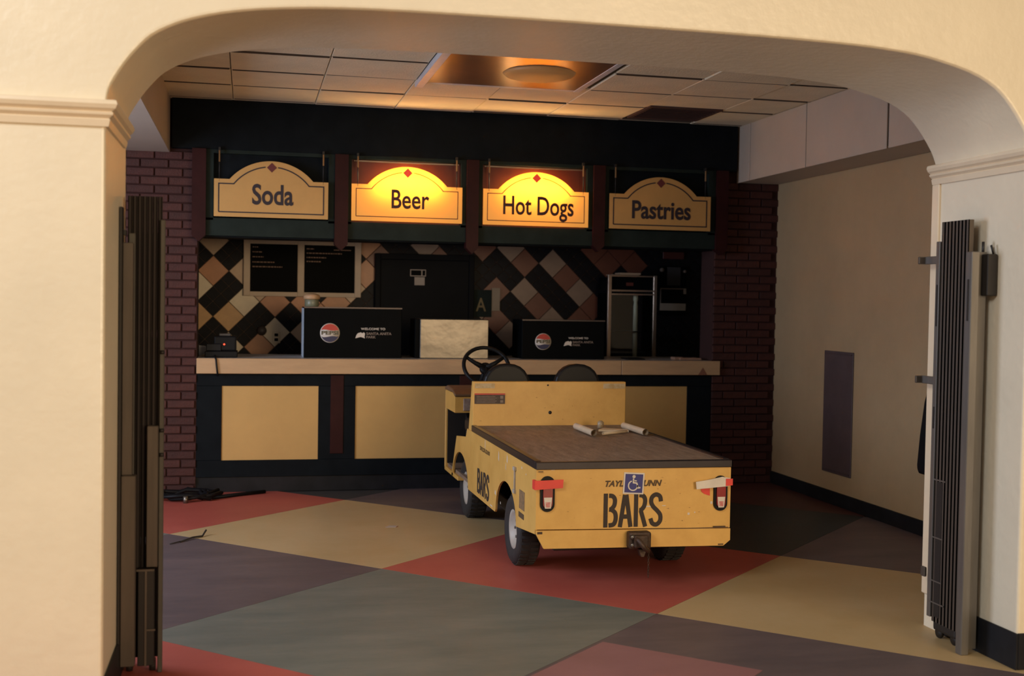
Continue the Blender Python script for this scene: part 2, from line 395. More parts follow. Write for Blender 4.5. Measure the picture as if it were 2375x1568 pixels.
# ceiling: hidden slab plus one piece per tile
ceil = MB().box(-6.2, 4.51, Y2, YB, 3.105, 3.3).build('ceiling', gap); ceil['kind'] = 'structure'
tm = {}
x = 1.135-.63*12
cols = [1.135+.63*k for k in range(-12, 6)]
rows = [7.07-.61*3+.61*k for k in range(0, 10)]
rows = [r for r in rows if r < YB]
for a, b in zip([-6.2]+cols, cols+[4.51]):
    if b > 4.51: b = 4.51
    if a >= 4.5: continue
    for c, d in zip([Y2]+rows, rows+[YB]):
        d = min(d, YB)
        if d-c < .03 or c < Y2-.01: continue
        if 1.13 < (a+b)/2 < 2.4 and 7.0 < (c+d)/2 < 8.3: continue     # the lamp recess
        if 3.02 < (a+b)/2 < 3.66 and 8.8 < (c+d)/2 < 9.4: continue     # the vent
        key = (round(b-a, 3), round(d-c, 3))
        if key not in tm: tm[key] = boxmesh('ceiling_tile', b-a-.005, d-c-.016, .016, ctile, .003)
        o = piece('ceiling_tile', tm[key], None, ceil, ((a+b)/2, (c+d)/2, 3.098+random.uniform(-.004, .003)))
        o.rotation_euler = (random.uniform(-.008, .008), random.uniform(-.005, .005), 0)
gridm = mat('grid_shadow_line', (.10, .07, .05), .9)
for c in rows[1:]:
    for a, b in zip([-6.2]+cols, cols+[4.51]):
        b = min(b, 4.11)
        if a < -1.3 or b-a < .05: continue
        if 1.13 < (a+b)/2 < 2.4 and 7.0 < c < 8.3: continue
        if 3.02 < (a+b)/2 < 3.66 and 8.8 < c < 9.4: continue
        h = random.choice([.003, .005, .008])
        MB().box(a+.01, b-.01, c-.004, c+.003, 3.089-h, 3.10).build('shadow_strip', gridm, ceil)  # dark strips added to draw the shadow lines between ceiling tiles
# bulkheads
def bulkhead(x0, x1, seams, face, name):
    o = MB().box(x0+.012, x1-(.012 if face < 0 else 0), Y2, YB, 2.622, 3.105).build(name, gap); o['kind'] = 'structure'
    ys = [Y2]+seams+[YB]
    for a, b in zip(ys, ys[1:]):
        if face < 0 or face == 0: MB().box(x0, x0+.014, a+(.012 if a == 7.15 else .006), b-(.012 if b == 7.15 else .006), 2.605, 3.088, .003).build('panel', bulk, o)
        if face > 0 or face == 0: MB().box(x1-.014, x1, a+.004, b-.004, 2.64, 3.088, .003).build('panel', bulk, o)
    MB().box(x0+.015, x1-.015 if face else x1, Y2, YB, 2.610, 2.624).build('soffit', bulk, o)
    return o
bulkhead(4.115, 4.51, [7.15, 8.33, 9.36], -1, 'bulkhead_right')
bl = MB().box(-1.15, -.60, Y2, YB, 2.67, 3.105, .004).build('bulkhead_left', bulk); bl['kind'] = 'structure'

# ceiling lamp: square recessed tray with a shallow round diffuser
lt = empty('ceiling_light', (1.76, 7.73, 3.05), 'large recessed square ceiling lamp with a dull orange round glow, above the passage', 'light')
MB().box(1.15, 2.35, 7.08, 8.28, 3.15, 3.17).build('tray', mat('lamp_tray', (.10, .065, .05), .35, metal=.4), lt)
blue = mat('lamp_frame_white', (.62, .60, .62), .4)
MB().box(1.14, 1.20, 7.08, 8.40, 3.055, 3.10, .004).box(2.30, 2.35, 7.08, 8.40, 3.085, 3.10, .004).box(1.20, 2.30, 8.35, 8.40, 3.086, 3.10, .004).box(1.20, 2.30, 7.08, 7.12, 3.086, 3.10, .004).build('frame', blue, lt)
MB().box(1.20, 2.30, 7.12, 8.35, 3.088, 3.094).build('cover_plate', mat('lamp_cover', (.24, .14, .095), .28, metal=.5, noise=.2, nscale=2), lt)
MB().lathe([(.0, -.050), (.10, -.047), (.17, -.036), (.225, -.022), (.25, 0), (.225, .004)], (1.90, 7.80, 3.090), 'Z', 48).build('diffuser', domem, lt)
vt = empty('ceiling_vent', (3.35, 9.1, 3.08), 'dark brown square air vent set in the ceiling tiles near the right bulkhead', 'vent')
ventm = mat('vent_brown', (.075, .035, .03), .6)
MB().box(3.04, 3.64, 8.81, 8.84, 3.08, 3.10).box(3.04, 3.64, 9.37, 9.40, 3.08, 3.10).box(3.04, 3.07, 8.84, 9.37, 3.08, 3.10).box(3.61, 3.64, 8.84, 9.37, 3.08, 3.10).build('frame', ventm, vt)
sl = boxmesh('slat', .54, .055, .006, ventm, 0)
for k in range(9):
    o = piece('slat', sl, None, vt, (3.34, 8.87+k*.059, 3.09)); o.rotation_euler = (.5, 0, 0)

# brick wall plane around the serving opening
OL, OR = -.387, 3.93
bw = sempty('wall_back_brick', (0, YB, 0))
MB().box(-6.2, OL+.0, YB+.012, YB+.30, 0, 3.1).build('mortar_bed', mortar, bw)
MB().box(OR, 4.51, YB+.012, YB+.30, 0, 3.1).build('mortar_bed', mortar, bw)
MB().box(OL, OR, YB+.012, YB+.30, 2.05, 3.1).build('lintel', navy, bw)
bms = [boxmesh('brick', .203, .024, .057, m, .003) for m in brickm]
bhs = [boxmesh('brick', .097, .024, .057, m, .003) for m in brickm]
def bricks(xa, xb, z1, seed):
    rr = random.Random(seed); r = 0; z = .0335
    while z < z1:
        x = xa if r % 2 == 0 else xa-.1065; hb = []
        while x < xb-.02:
            a, b = max(x, xa), min(x+.203, xb)
            if b-a > .15: o = piece('brick', rr.choice(bms), None, bw, ((a+b)/2, YB+.008+rr.uniform(-.002, .002), z))
            elif b-a > .06: o = piece('brick', rr.choice(bhs), None, bw, ((a+b)/2, YB+.008+rr.uniform(-.002, .002), z))
            else: x += .213; continue
            o.scale.x = (b-a)/(.203 if b-a > .15 else .097)
            x += .213
        r += 1; z += .067
bricks(-1.03, OL, 2.66, 1)
bricks(OR, 4.508, 2.60, 2)

# ---------------------------------------------------------------- KIOSK ROOM behind the counter
YW = 11.2
kf = lambda n, m, *b: tag(MB().box(*b).build(n, m), kind='structure')
kf('wall_kiosk_left', navy, -1.4, -1.2, YB+.3, YW, 0, 2.7)
kf('wall_kiosk_right', navy, 5.2, 5.4, YB+.3, YW, 0, 2.7)
kf('ceiling_kiosk', navy, -1.4, 5.4, YB+.3, YW+.2, 2.6, 2.75)
wb = tag(MB().box(-1.2, 5.2, YW+.008, YW+.2, 0, 2.7).build('wall_back', grout), kind='structure')
s = .1393
M_ = {'c': cream, 't': tan_, 'o': orange, 'g': gold, 'r': rust, 'b': mat('tile_brown_dim', (.29, .185, .125), .4, noise=.1, nscale=9)}
tl = {(-1, 0): 't', (0, -1): 'o', (0, -2): 'c', (1, 0): 't', (2, -2): 'g', (2, -1): 'c', (1, -3): 'g', (3, -3): 'c', (3, 0): 'o', (4, -1): 'c', (4, -2): 'o', (4, 1): 'o', (5, 0): 't',
      (2, 1): 't', (2, 0): 't', (0, 2): 't', (1, 3): 'o', (3, 3): 't', (3, 4): 'o', (5, 3): 't', (5, 2): 'o', (5, 1): 'o', (4, 5): 'o', (5, 5): 'r', (5, 4): 'o',
      (6, 7): 'b', (7, 7): 'r', (8, 9): 'r', (9, 10): 'b', (10, 10): 'r', (10, 8): 'r', (10, 7): 'b', (11, 7): 'r', (12, 7): 'b', (11, 9): 'b', (12, 9): 'r', (13, 9): 'b',  # right-hand cells darkened: the weaker light there is put into the tile colours
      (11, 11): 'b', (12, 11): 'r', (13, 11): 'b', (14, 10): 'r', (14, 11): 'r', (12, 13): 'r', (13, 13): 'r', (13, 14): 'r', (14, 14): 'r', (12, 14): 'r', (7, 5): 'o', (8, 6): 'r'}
side = s*math.sqrt(2)
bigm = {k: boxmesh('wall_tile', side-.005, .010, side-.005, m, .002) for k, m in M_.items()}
smallm = boxmesh('dark_tile', side/2-.005, .010, side/2-.005, darkt, .002)
for i in range(-6, 24):
    for j in range(-9, 24):
        cx = -.309+s*(i+j+1); cz = 1.928-s*(i-j)
        if not (-.62 < cx < 4.95 and .95 < cz < 2.42): continue
        if 1.26 < cx < 2.02 and cz < 1.90: continue       # behind the door
        k = tl.get((i, j))
        if k is None:
            for dx, dz in ((0, s/2), (0, -s/2), (s/2, 0), (-s/2, 0)):
                if 1.26 < cx+dx < 2.02 and cz+dz < 1.9: continue
                o = piece('dark_tile', smallm, None, wb, (cx+dx, YW+.004, cz+dz)); o.rotation_euler = (0, pi/4, 0)
        else:
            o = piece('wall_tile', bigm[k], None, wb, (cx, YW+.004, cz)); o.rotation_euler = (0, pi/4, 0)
# back door
d1 = tag(MB().box(1.215, 2.06, YW-.045, YW-.003, 0, 1.93, .004).build('door_1', doorm), kind='structure')
MB().box(1.165, 1.215, YW-.06, YW-.001, 0, 1.985, .004).box(2.06, 2.11, YW-.06, YW-.001, 0, 1.985, .004).box(1.215, 2.06, YW-.06, YW-.001, 1.93, 1.985, .004).build('door_frame', doorm, d1)
MB().tube([(1.29, YW-.05, 1.02), (1.29, YW-.09, 1.02), (1.39, YW-.09, 1.02)], .01).build('door_handle', steel, d1)
nt_ = empty('door_notice', (1.57, YW-.05, 1.78), 'small dark sign with a pale outline fixed high on the black back door', 'sign')
MB().box(1.495, 1.645, YW-.050, YW-.046, 1.775, 1.84).build('plate', paper, nt_)
MB().box(1.503, 1.600, YW-.052, YW-.049, 1.783, 1.832).box(1.612, 1.637, YW-.052, YW-.049, 1.783, 1.832).build('dark_field', boardb, nt_)
tag(MB().box(1.537, 1.633, YW-.052, YW-.046, 1.692, 1.768).build('paper_note', paper), 'pale square paper note taped to the black back door below a sign', 'note')
gc = empty('grade_card', (2.28, YW-.03, 1.42), 'dark green card with a dull yellow capital A, beside the black back door', 'card')
MB().box(2.11, 2.29, YW-.024, YW-.004, 1.40, 1.66).build('card_board', green, gc)
text_mb('A', 2.135, 2.235, 1.455, .125, YW-.025, offset=.01).build('letter', mat('card_yellow', (.22, .16, .07), .7), gc)
MB().box(2.29, 2.37, YW-.020, YW-.004, 1.46, 1.68).build('pale_sheet', mat('sheet_tan', (.33, .25, .17), .6), gc)

# menu board
mbd = empty('menu_board', (.49, YW-.05, 1.56), 'double black menu board in a pale frame on the diamond tiled wall', 'menu board')
fx = [(-.04, .02), (.448, .51), (.975, 1.035)]
b = MB()
for a, c in fx: b.box(a, c, YW-.04, YW-.002, 1.565, 2.085, .004)
for a, c in ((.02, .448), (.51, .975)): b.box(a, c, YW-.038, YW-.002, 2.045, 2.085).box(a, c, YW-.038, YW-.002, 1.565, 1.605)
b.build('frame', boardf, mbd)
MB().box(.02, .448, YW-.02, YW-.004, 1.605, 2.045).build('black_panel', boardb, mbd)
MB().box(.51, .975, YW-.02, YW-.004, 1.605, 2.045).build('black_panel', boardb, mbd)
b = MB(); rr = random.Random(4)
for x0, lines in ((.04, [(2.01, .05), (1.965, .09), (1.92, .10), (1.872, .20), (1.83, .27)]), (.53, [(2.005, .07), (1.965, .33), (1.925, .18), (1.888, .13)])):
    for z, L in lines:
        x = x0
        while x < x0+L:
            w_ = rr.uniform(.008, .03); b.box(x, min(x+w_, x0+L), YW-.0215, YW-.0195, z, z+.010); x += w_+.006
b.box(.78, .94, YW-.0215, YW-.0195, 2.00, 2.008)
b.build('menu_lines', chalk, mbd)['kind'] = 'stuff'

# glass merchandiser, right
fr = empty('glass_warmer', (3.6, 10.95, 1.0), 'glass fronted warming cabinet with bright metal posts on the back counter', 'cabinet')
fm = mat('cabinet_metal', (.45, .34, .26), .3, metal=.7)
MB().box(3.34, 3.775, 10.75, 11.1, 1.68, 1.80, .004).build('header', boxblack, fr)
b = MB()
for x in (3.315, 3.765):
    b.box(x, x+.035, 10.72, 10.75, 1.0, 1.82, .003)
b.box(3.35, 3.765, 10.718, 10.74, 1.665, 1.68).box(3.35, 3.765, 10.718, 10.74, 1.632, 1.645).box(3.35, 3.765, 10.72, 10.74, 1.805, 1.815)
b.build('frame', fm, fr)
MB().box(3.35, 3.765, 10.727, 10.731, 1.02, 1.632).build('glass_door', glass, fr)
MB().box(3.33, 3.78, 10.74, 11.11, 1.0, 1.02).box(3.33, 3.78, 10.74, 11.11, 1.28, 1.29).box(3.33, 3.78, 11.10, 11.12, 1.0, 1.65).build('shelf', boxblack, fr)
MB().lathe([(.0, 1.02), (.022, 1.02), (.022, 1.53), (.018, 1.55), (.018, 1.57), (.024, 1.585), (.024, 1.63), (0, 1.63)], (3.615, 10.80, 0), 'Z', 20).build('glass_glint', mat('glint_pale', (.95, .84, .68), .25), fr)  # pale column added for a bright reflection in the glass
MB().box(3.50, 3.57, 10.745, 10.749, 1.72, 1.75).build('red_badge', mat('dull_red', (.12, .02, .015), .5), fr)
tag(MB().box(3.37, 3.64, 10.78, 10.98, 1.82, 1.826).box(3.45, 3.66, 10.80, 10.95, 1.826, 1.843).build('folded_towel', tan_), 'crumpled pale cloth lying on top of the glass warming cabinet', 'cloth')
ph = empty('wall_rack', (4.13, YW-.1, 1.45), 'clear wall rack holding pale papers at the right end of the tiled wall', 'rack')
MB().box(3.985, 4.265, YW-.03, YW-.004, 1.44, 1.93).build('back_plate', boardb, ph)
MB().box(3.99, 4.26, YW-.036, YW-.03, 1.49, 1.56).box(4.235, 4.262, YW-.037, YW-.03, 1.655, 1.71).build('paper_sheet', paper, ph)
MB().box(3.99, 4.26, YW-.036, YW-.03, 1.70, 1.712).box(3.99, 4.0, YW-.036, YW-.03, 1.56, 1.70).build('pale_edge', dimwhite, ph)
MB().box(4.06, 4.20, YW-.035, YW-.03, 1.74, 1.92).build('upper_sheet', mat('dim_sheet', (.06, .055, .06), .6), ph)
MB().lathe([(0, 0), (.02, .0), (.02, .03), (0, .03)], (4.0, YW-.06, 1.89), 'Y', 12).build('mount', dimwhite, ph)
MB().lathe([(0, 0), (.014, .0), (.014, .03), (0, .03)], (4.24, YW-.06, 1.88), 'Y', 12).build('mount', dimwhite, ph)
tag(MB().box(4.02, 4.24, YW-.02, YW-.003, 2.0, 2.07, .003).build('wall_plaque', mat('plaque_red', (.10, .022, .018), .5)), 'dull red plaque high on the tiled wall above the papers rack', 'plaque')
# outlets and back counter
bc = empty('back_counter', (2.0, 11.0, 0), 'low black back counter along the tiled wall', 'counter')
MB().box(-1.15, 1.14, 10.72, YW-.004, .0, .98).box(2.14, 5.15, 10.72, YW-.004, .0, .98).build('body', navy, bc)
MB().box(-1.15, 1.14, 10.68, YW-.004, .98, 1.0, .004).box(2.14, 5.15, 10.68, YW-.004, .98, 1.0, .004).build('worktop', black, bc)
def outlet(x, z, lab):
    o = empty('wall_socket', (x, YW-.01, z), lab, 'socket', None)
    MB().box(x-.035, x+.035, YW-.012, YW-.002, z-.055, z+.055, .003).build('face_plate', cream, o)
    MB().box(x-.017, x+.017, YW-.016, YW-.010, z+.008, z+.036, .003).box(x-.017, x+.017, YW-.016, YW-.010, z-.036, z-.008, .003).build('socket_insert', boardb, o)
outlet(.262, 1.185, 'white double wall socket on the tiled wall, left of the larger black box')
tag(MB().lathe([(0, -.015), (.035, -.015), (.045, 0), (.045, .01), (0, .01)], (.13, YW-.012, 1.245), 'Y', 20).build('round_wall_plate', mat('grey_brown', (.06, .045, .04), .5)), 'round dark fitting on the tiled wall just left of the wall socket', 'fitting')

# ---------------------------------------------------------------- COUNTER
ct = empty('concession_counter', (1.8, 9.66, 0), 'long dark navy serving counter with yellow front panels', 'counter')
MB().box(OL, OR-.003, 9.668, 10.35, 0, .946).build('body', navy, ct)
fr_ = MB()
pan = [(-.192, .564), (.861, 1.615), (1.915, 2.665), (2.965, 3.709)]
pz = (.254, .846)
fr_.box(OL, OR-.003, 9.640, 9.67, pz[1], .94, .003).box(OL, OR-.003, 9.640, 9.67, .12, pz[0], .003)
xs = [OL]+[v for p in pan for v in p]+[OR-.003]
for a, c in zip(xs[::2], xs[1::2]): fr_.box(a, c, 9.640, 9.67, pz[0], pz[1], .003)
fr_.build('front_frame', navy, ct)
MB().box(OL, OR-.003, 9.652, 9.67, 0, .12).build('plinth', black, ct)
for k, (a, c) in enumerate(pan): MB().box(a, c, 9.650, 9.668, pz[0], pz[1]).build('front_panel', yellowp, ct)
for a, c in ((.66, .765), (1.715, 1.82), (2.765, 2.87)): MB().box(a, c, 9.634, 9.641, .30, .935, .002).build('pilaster', maroon, ct)
wt = empty('countertop', (1.8, 9.9, .946), 'pale tan countertop running the full width of the serving hatch', 'countertop')
topm = mat('countertop_laminate', (.46, .44, .42), .30, noise=.1)
MB().box(-.387, 3.098, 9.60, 9.615, .946, 1.067, .003).build('front_edge', wood, wt)
MB().box(3.102, 3.99, 9.60, 9.615, .946, 1.067, .003).build('front_edge', wood, wt)
MB().box(-.384, 3.926, 9.612, 10.40, 1.03, 1.066).build('top_slab', topm, wt)
MB().prism([(3.79, .948), (3.87, .948), (3.832, 1.01)], 9.598, 9.600).build('triangle_sticker', mat('sticker_brown', (.22, .09, .05), .7), wt)

# ---------------------------------------------------------------- FASCIA
fa = empty('sign_fascia', (1.75, 9.6, 2.0), 'dark green and maroon fascia board above the serving hatch', 'fascia')
MB().box(-.585, 4.095, 9.572, 9.642, 2.70, 3.092, .004).build('header_board', navy, fa)
bayglow = mat('bay_red_glow', (.10, .018, .012), .5)  # red glow behind the lit signs, put into the bay colour
cent = [.176, 1.248, 2.316, 3.395]
posts = [(-.43, -.325), (.67, .775), (1.735, 1.835), (2.81, 2.91), (3.905, 4.01)]
for a, c in posts:
    m = (a+c)/2; zt = 2.70; zb = 1.985 if 0 < m < 2.2 else 2.03
    MB().prism([(a, zt), (a, zb), (m, zb-.05), (c, zb), (c, zt)], 9.545, 9.64).build('post', maroon, fa)
for (a, c), (d, e), cx in zip(posts, posts[1:], cent):
    q = MB(); x0, x1 = c, d; l, r = cx-.445, cx+.445
    q.box(x0, x1, 9.575, 9.642, 2.03, 2.168).box(x0, x1, 9.575, 9.642, 2.672, 2.70).box(x0, l, 9.575, 9.642, 2.15, 2.672).box(r, x1, 9.575, 9.642, 2.15, 2.672)
    q.build('bay_frame', green, fa)
    if cx in cent[1:3]: MB().box(l+.02, r-.02, 9.598, 9.622, 2.655, 2.664).build('lit_edge', mat('lit_edge_metal', (.25, .2, .16), .4, metal=.8), fa)  # pale strip added where the recess edge catches the sign lamp
    MB().box(l, r, 9.63, 9.642, 2.15, 2.672).build('bay_back', bayglow if cx in cent[1:3] else navy, fa)
tag(MB().box(OL, OR, 9.64, 9.93, 2.02, 2.06).build('hatch_lintel', navy), kind='structure')

# ---------------------------------------------------------------- SIGNS
def sign_outline(cx, z0, w, inset=0.):
    hw = w/2-inset; zs = z0+.292-inset; zb = z0+inset; ah = .322-inset*.9; rise = .150-inset*.25
    R = (ah*ah+rise*rise)/(2*rise); zc = zs+rise-R+.0; t0 = math.asin(ah/R)
    a = [(cx-hw, zb), (cx+hw, zb), (cx+hw, zs)]
    arc = [(cx+R*sin(t0*(1-2*k/28)), zc+R*cos(t0*(1-2*k/28))) for k in range(29)]
    return a+arc+[(cx-hw, zs)]
def make_sign(word, cx, w, tx0, tx1, base_z, cap, lit, label, sp=1.):
    t = empty('hanging_sign', (cx, 9.56, 2.178), label, 'sign', 'arched food signs hanging over the serving hatch')
    z0 = 2.178; yf = 9.535
    face = litface if lit else signm; ik = litink if lit else signink
    MB().prism(sign_outline(cx, z0, w), yf, yf+.006).build('face', face, t)
    o1 = sign_outline(cx, z0, w, .036); b = MB()
    zt = max(z for x, z in o1)
    segs = []; cur = []
    for p in o1+[o1[0]]:
        if p[1] > zt-.0035 and abs(p[0]-cx) < .045:
            if len(cur) > 1: segs.append(cur)
            cur = []
        else: cur.append(p)
    if len(cur) > 1: segs.append(cur)
    for sg in segs: b.stroke(sg, .0095 if not lit else .0062, yf-.0015, yf)
    b.build('border_line', ik, t)
    zd = zt-.005; d = .038
    MB().prism([(cx-d, zd), (cx, zd-d), (cx+d, zd), (cx, zd+d)], yf-.003, yf).build('diamond', signred if not lit else litred, t)
    text_mb(word, tx0, tx1, base_z, cap, yf-.0005, offset=.016 if lit else .022, spacing=sp).build('lettering', ik, t)
    for x in (cx-.40, cx+.40):
        MB().tube([(x, yf+.003, 2.45), (x, yf+.003, 2.69)], .0035, 6).build('hanger_rod', gated, t)
        MB().box(x-.006, x+.006, yf-.004, yf+.010, 2.60, 2.69, .002).build('hook', rodm, t)
        MB().box(x-.008, x+.008, yf, 9.565, 2.69, 2.715).build('bracket', gated, t)
    if lit:
        pass
        l = bpy.data.lights.new('sign_lamp', 'AREA'); l.shape = 'RECTANGLE'; l.size = .50; l.size_y = .14; l.energy = 8.5; l.color = (1, .66, .27)
        lo = bpy.data.objects.new('sign_lamp', l); C.objects.link(lo); lo.parent = t; lo.location = Vector((cx, 9.625, 2.50))-worldloc(t); lo.rotation_euler = (-pi/2, 0, 0)
        l = bpy.data.lights.new('sign_bulb', 'POINT'); l.energy = 1.1; l.color = (1, .38, .08); l.shadow_soft_size = .02
        lo = bpy.data.objects.new('sign_bulb', l); C.objects.link(lo); lo.parent = t; lo.location = Vector((cx, 9.585, 2.56))-worldloc(t)
    return t
make_sign('Soda', .176, .880, .026, .345, 2.283, .150, False, 'unlit amber arched sign reading Soda, over the left end of the hatch')
make_sign('Beer', 1.248, .895, 1.119, 1.425, 2.287, .145, True, 'glowing yellow arched sign reading Beer over the hatch')
make_sign('Hot Dogs', 2.316, .893, 2.036, 2.635, 2.270, .147, True, 'glowing yellow arched sign reading Hot Dogs over the hatch')
make_sign('Pastries', 3.395, .900, 3.143, 3.665, 2.272, .143, False, 'unlit amber arched sign reading Pastries, over the right end of the hatch')

# ---------------------------------------------------------------- THINGS ON THE COUNTER
ZC = 1.067
lsheen = mat('blue_daylight_sheen', (.55, .62, .70), .4)  # cool daylight on the box side, put into the colour
def logo_box(x0, w, h, k, label):
    t = empty('drinks_box', (x0+w/2, 10.0, ZC), label, 'box', 'black printed boxes on the countertop')
    MB().box(x0, x0+w, 9.80, 10.18, ZC, ZC+h, .004).build('casing', boxblack, t)
    MB().box(x0, x0+w, 9.79, 9.80, ZC+h-.008, ZC+h+.003).build('top_lip', mat('lip_metal', (.09, .07, .065), .4, metal=.5), t)
    if k == 1.: MB().box(x0-.003, x0, 9.83, 10.17, ZC, ZC+h-.01).build('side_panel', lsheen, t)  # thin added sheet carrying that daylight sheen
    # round emblem
    cx = x0+.21*k; cz = ZC+h-.210*k; R = .080*k; yf = 9.7985
    e = MB().lathe([(0, -.002), (R, -.002), (R, 0), (0, 0)], (cx, yf, cz), 'Y', 40).build('round_emblem', white, t)
    top = [(cx+R*.93*cos(a), cz+R*.93*sin(a)) for a in [radians(18+(162-18)*i/20) for i in range(21)]]
    top += [(cx+R*.93*(-.95+1.9*i/12), cz+R*(.30+.05*sin(i/12*2*pi+.6))) for i in range(1, 12)]
    MB().prism(top, yf-.004, yf-.002).build('upper_wave', redm, e)
    bot = [(cx+R*.93*cos(a), cz+R*.93*sin(a)) for a in [radians(-158+(140)*i/20) for i in range(21)]]
    bot += [(cx+R*.93*(.93-1.86*i/12), cz+R*(-.38-.06*sin(i/12*2*pi+2.6))) for i in range(1, 12)]
    MB().prism(bot, yf-.004, yf-.002).build('lower_wave', bluem, e)
    text_mb('PEPSI', cx-R*.86, cx+R*.86, cz-R*.16, R*.36, yf-.003, offset=.03).build('emblem_lettering', mat('emblem_ink', (.09, .08, .045), .6), e)
    a = x0+.415*k
    text_mb('WELCOME TO', a+.048*k, a+.248*k, ZC+h-.182*k, .017*k, yf+.0005, offset=.02).build('lettering', white, t)
    text_mb('SANTA ANITA', a+.092*k, a+.300*k, ZC+h-.222*k, .020*k, yf+.0005, offset=.02).build('lettering', dimwhite, t)
    text_mb('PARK', a+.092*k, a+.170*k, ZC+h-.250*k, .019*k, yf+.0005, offset=.02).build('lettering', dimwhite, t)
    P = [(0, 0), (.010, .028), (.020, .042), (.034, .046), (.046, .050), (.056, .042), (.070, .050), (.080, .040), (.076, .018), (.078, 0), (.058, .008), (.044, .012), (.030, .008), (.014, .004)]
    MB().prism([(a+.002*k+x*k, ZC+h-.252*k+z*k) for x, z in P], yf-.0015, yf+.0015).build('flag_emblem', white, t)
    return t
logo_box(.450, .80, .413, 1., 'larger black printed box standing on the countertop near the menu board')
logo_box(2.275, .73, .333, .88, 'smaller black printed box standing on the countertop behind the steering wheel')
ss = empty('steel_box', (1.69, 10.0, ZC), 'shiny brushed steel box on the countertop between two black boxes', 'box')
MB().box(1.405, 1.985, 9.80, 10.15, ZC, 1.395, .005).build('casing', steel, ss)
MB().box(1.366, 1.404, 9.83, 10.15, ZC, 1.392, .003).build('side_panel', boxblack, ss)
jr = empty('lidded_jar', (.52, 9.98, 1.481), 'small pale jar with a tan lid on top of the larger black box', 'jar')
MB().lathe([(0, 0), (.052, 0), (.058, .006), (.058, .055), (.050, .062), (0, .062)], (.52, 9.98, 1.482), 'Z', 24).build('glass_body', mat('jar_green', (.20, .20, .13), .35), jr)
MB().lathe([(0, .06), (.060, .06), (.068, .066), (.068, .088), (.055, .102), (.02, .110), (0, .110)], (.52, 9.98, 1.482), 'Z', 24).build('lid', mat('jar_lid', (.52, .32, .17), .5), jr)
pt = empty('card_reader', (-.18, 9.85, ZC), 'black desktop payment terminal with a red light and a hanging cord', 'terminal')
MB().box(-.33, -.075, 9.74, 10.0, ZC, ZC+.05, .006).build('base', plastb, pt)
MB().box(-.26, -.085, 9.77, 9.95, ZC+.05, ZC+.17, .012).build('printer_body', plastb, pt)
MB().box(-.32, -.20, 9.76, 9.80, ZC+.05, ZC+.11, .006).xf(Matrix.Identity(4)).build('keypad', vinyl, pt)
MB().box(-.22, -.13, 9.80, 9.90, ZC+.17, ZC+.19, .004).build('lid', mat('grey_edge', (.06, .05, .045), .4), pt)
MB().lathe([(0, -.004), (.006, -.003), (.007, 0), (0, 0)], (-.18, 9.769, 1.171), 'Y', 10).build('indicator_light', led, pt)
MB().tube([(-.25, 9.76, 1.085), (-.25, 9.70, 1.074), (-.245, 9.60, 1.076), (-.238, 9.588, 1.06), (-.232, 9.587, 1.0), (-.226, 9.588, .95), (-.222, 9.60, .93)], .007, 8).build('cord', plastb, pt)
tag(MB().prism([(-.385, ZC), (-.345, ZC+.012), (-.30, ZC+.075), (-.385, ZC+.085)], 10.02, 10.03).build('paper_slip', mat('cool_paper', (.5, .5, .52), .6)), 'small white paper slip leaning at the left end of the countertop', 'paper')
tag(MB().box(3.66, 3.86, 9.70, 9.86, ZC, ZC+.020, .006).box(3.62, 3.70, 9.73, 9.83, ZC, ZC+.026, .005).build('folded_cloth', mat('tan_cloth', (.30, .17, .11), .9)), 'small tan folded cloth on the right end of the countertop', 'cloth')
tag(MB().box(3.20, 3.36, 9.75, 9.95, ZC, ZC+.012, .004).build('counter_mat', plastb), 'thin black mat on the countertop left of the folded cloth', 'mat')

# ---------------------------------------------------------------- THE UTILITY CART
cart = empty('utility_cart', (2.05, 7.55, 0), 'yellow electric flatbed utility cart parked in front of the counter', 'cart')
CX0, CX1 = 1.50, 2.60
# side panel outline (y, z) with wheel arches
def side_outline():
    pts = [(6.085, .662), (6.085, .318), (6.53, .275)]
    for k in range(0, 17):
        t = pi-pi*k/16; pts.append((6.82-.285*cos(pi-t)*1.0, .272+.215*sin(t)))
    pts += [(7.12, .255), (8.03, .25)]
    for k in range(0, 17):
        t = pi*k/16; pts.append((8.35-.31*cos(t), .25+.215*sin(t)))
    pts += [(8.72, .25), (8.52, .565), (8.15, .60), (8.10, .662)]
    return pts
for nm, x in (('side_panel', CX0), ('side_panel', CX1-.012)):
    MB().prism(side_outline(), x, x+.012, 'X').build(nm, cartY, cart)
# wheel wells
for x0 in (CX0+.012, CX1-.20):
    MB().box(x0, x0+.19, 6.50, 7.14, .50, .62).build('wheel_well', gated, cart) if False else None
rp = MB().prism([(CX0, .345), (CX1, .330), (CX1, .662), (CX0, .664)], 6.070, 6.085).build('rear_panel', cartY, cart)
MB().prism([(CX0+.004, .340), (CX0+.004, .318), (CX0+.045, .243), (2.562, .232), (CX1, .262), (CX1, .326)], 6.062, 6.082).build('bumper_plate', cartY, cart)
MB().box(CX0+.01, CX1-.01, 6.066, 6.0695, .3285, .3335).build('grime_seam', mat('grime', (.16, .09, .04), .9, nscale=20), cart)
for v in ((1.508, 1.535, .322, .334), (2.50, 2.57, .334, .341), (2.53, 2.56, .237, .243), (1.51, 1.535, .652, .656)): MB().box(v[0], v[1], 6.059, 6.0625, v[2], v[3]).build('worn_mark', rusty, cart)
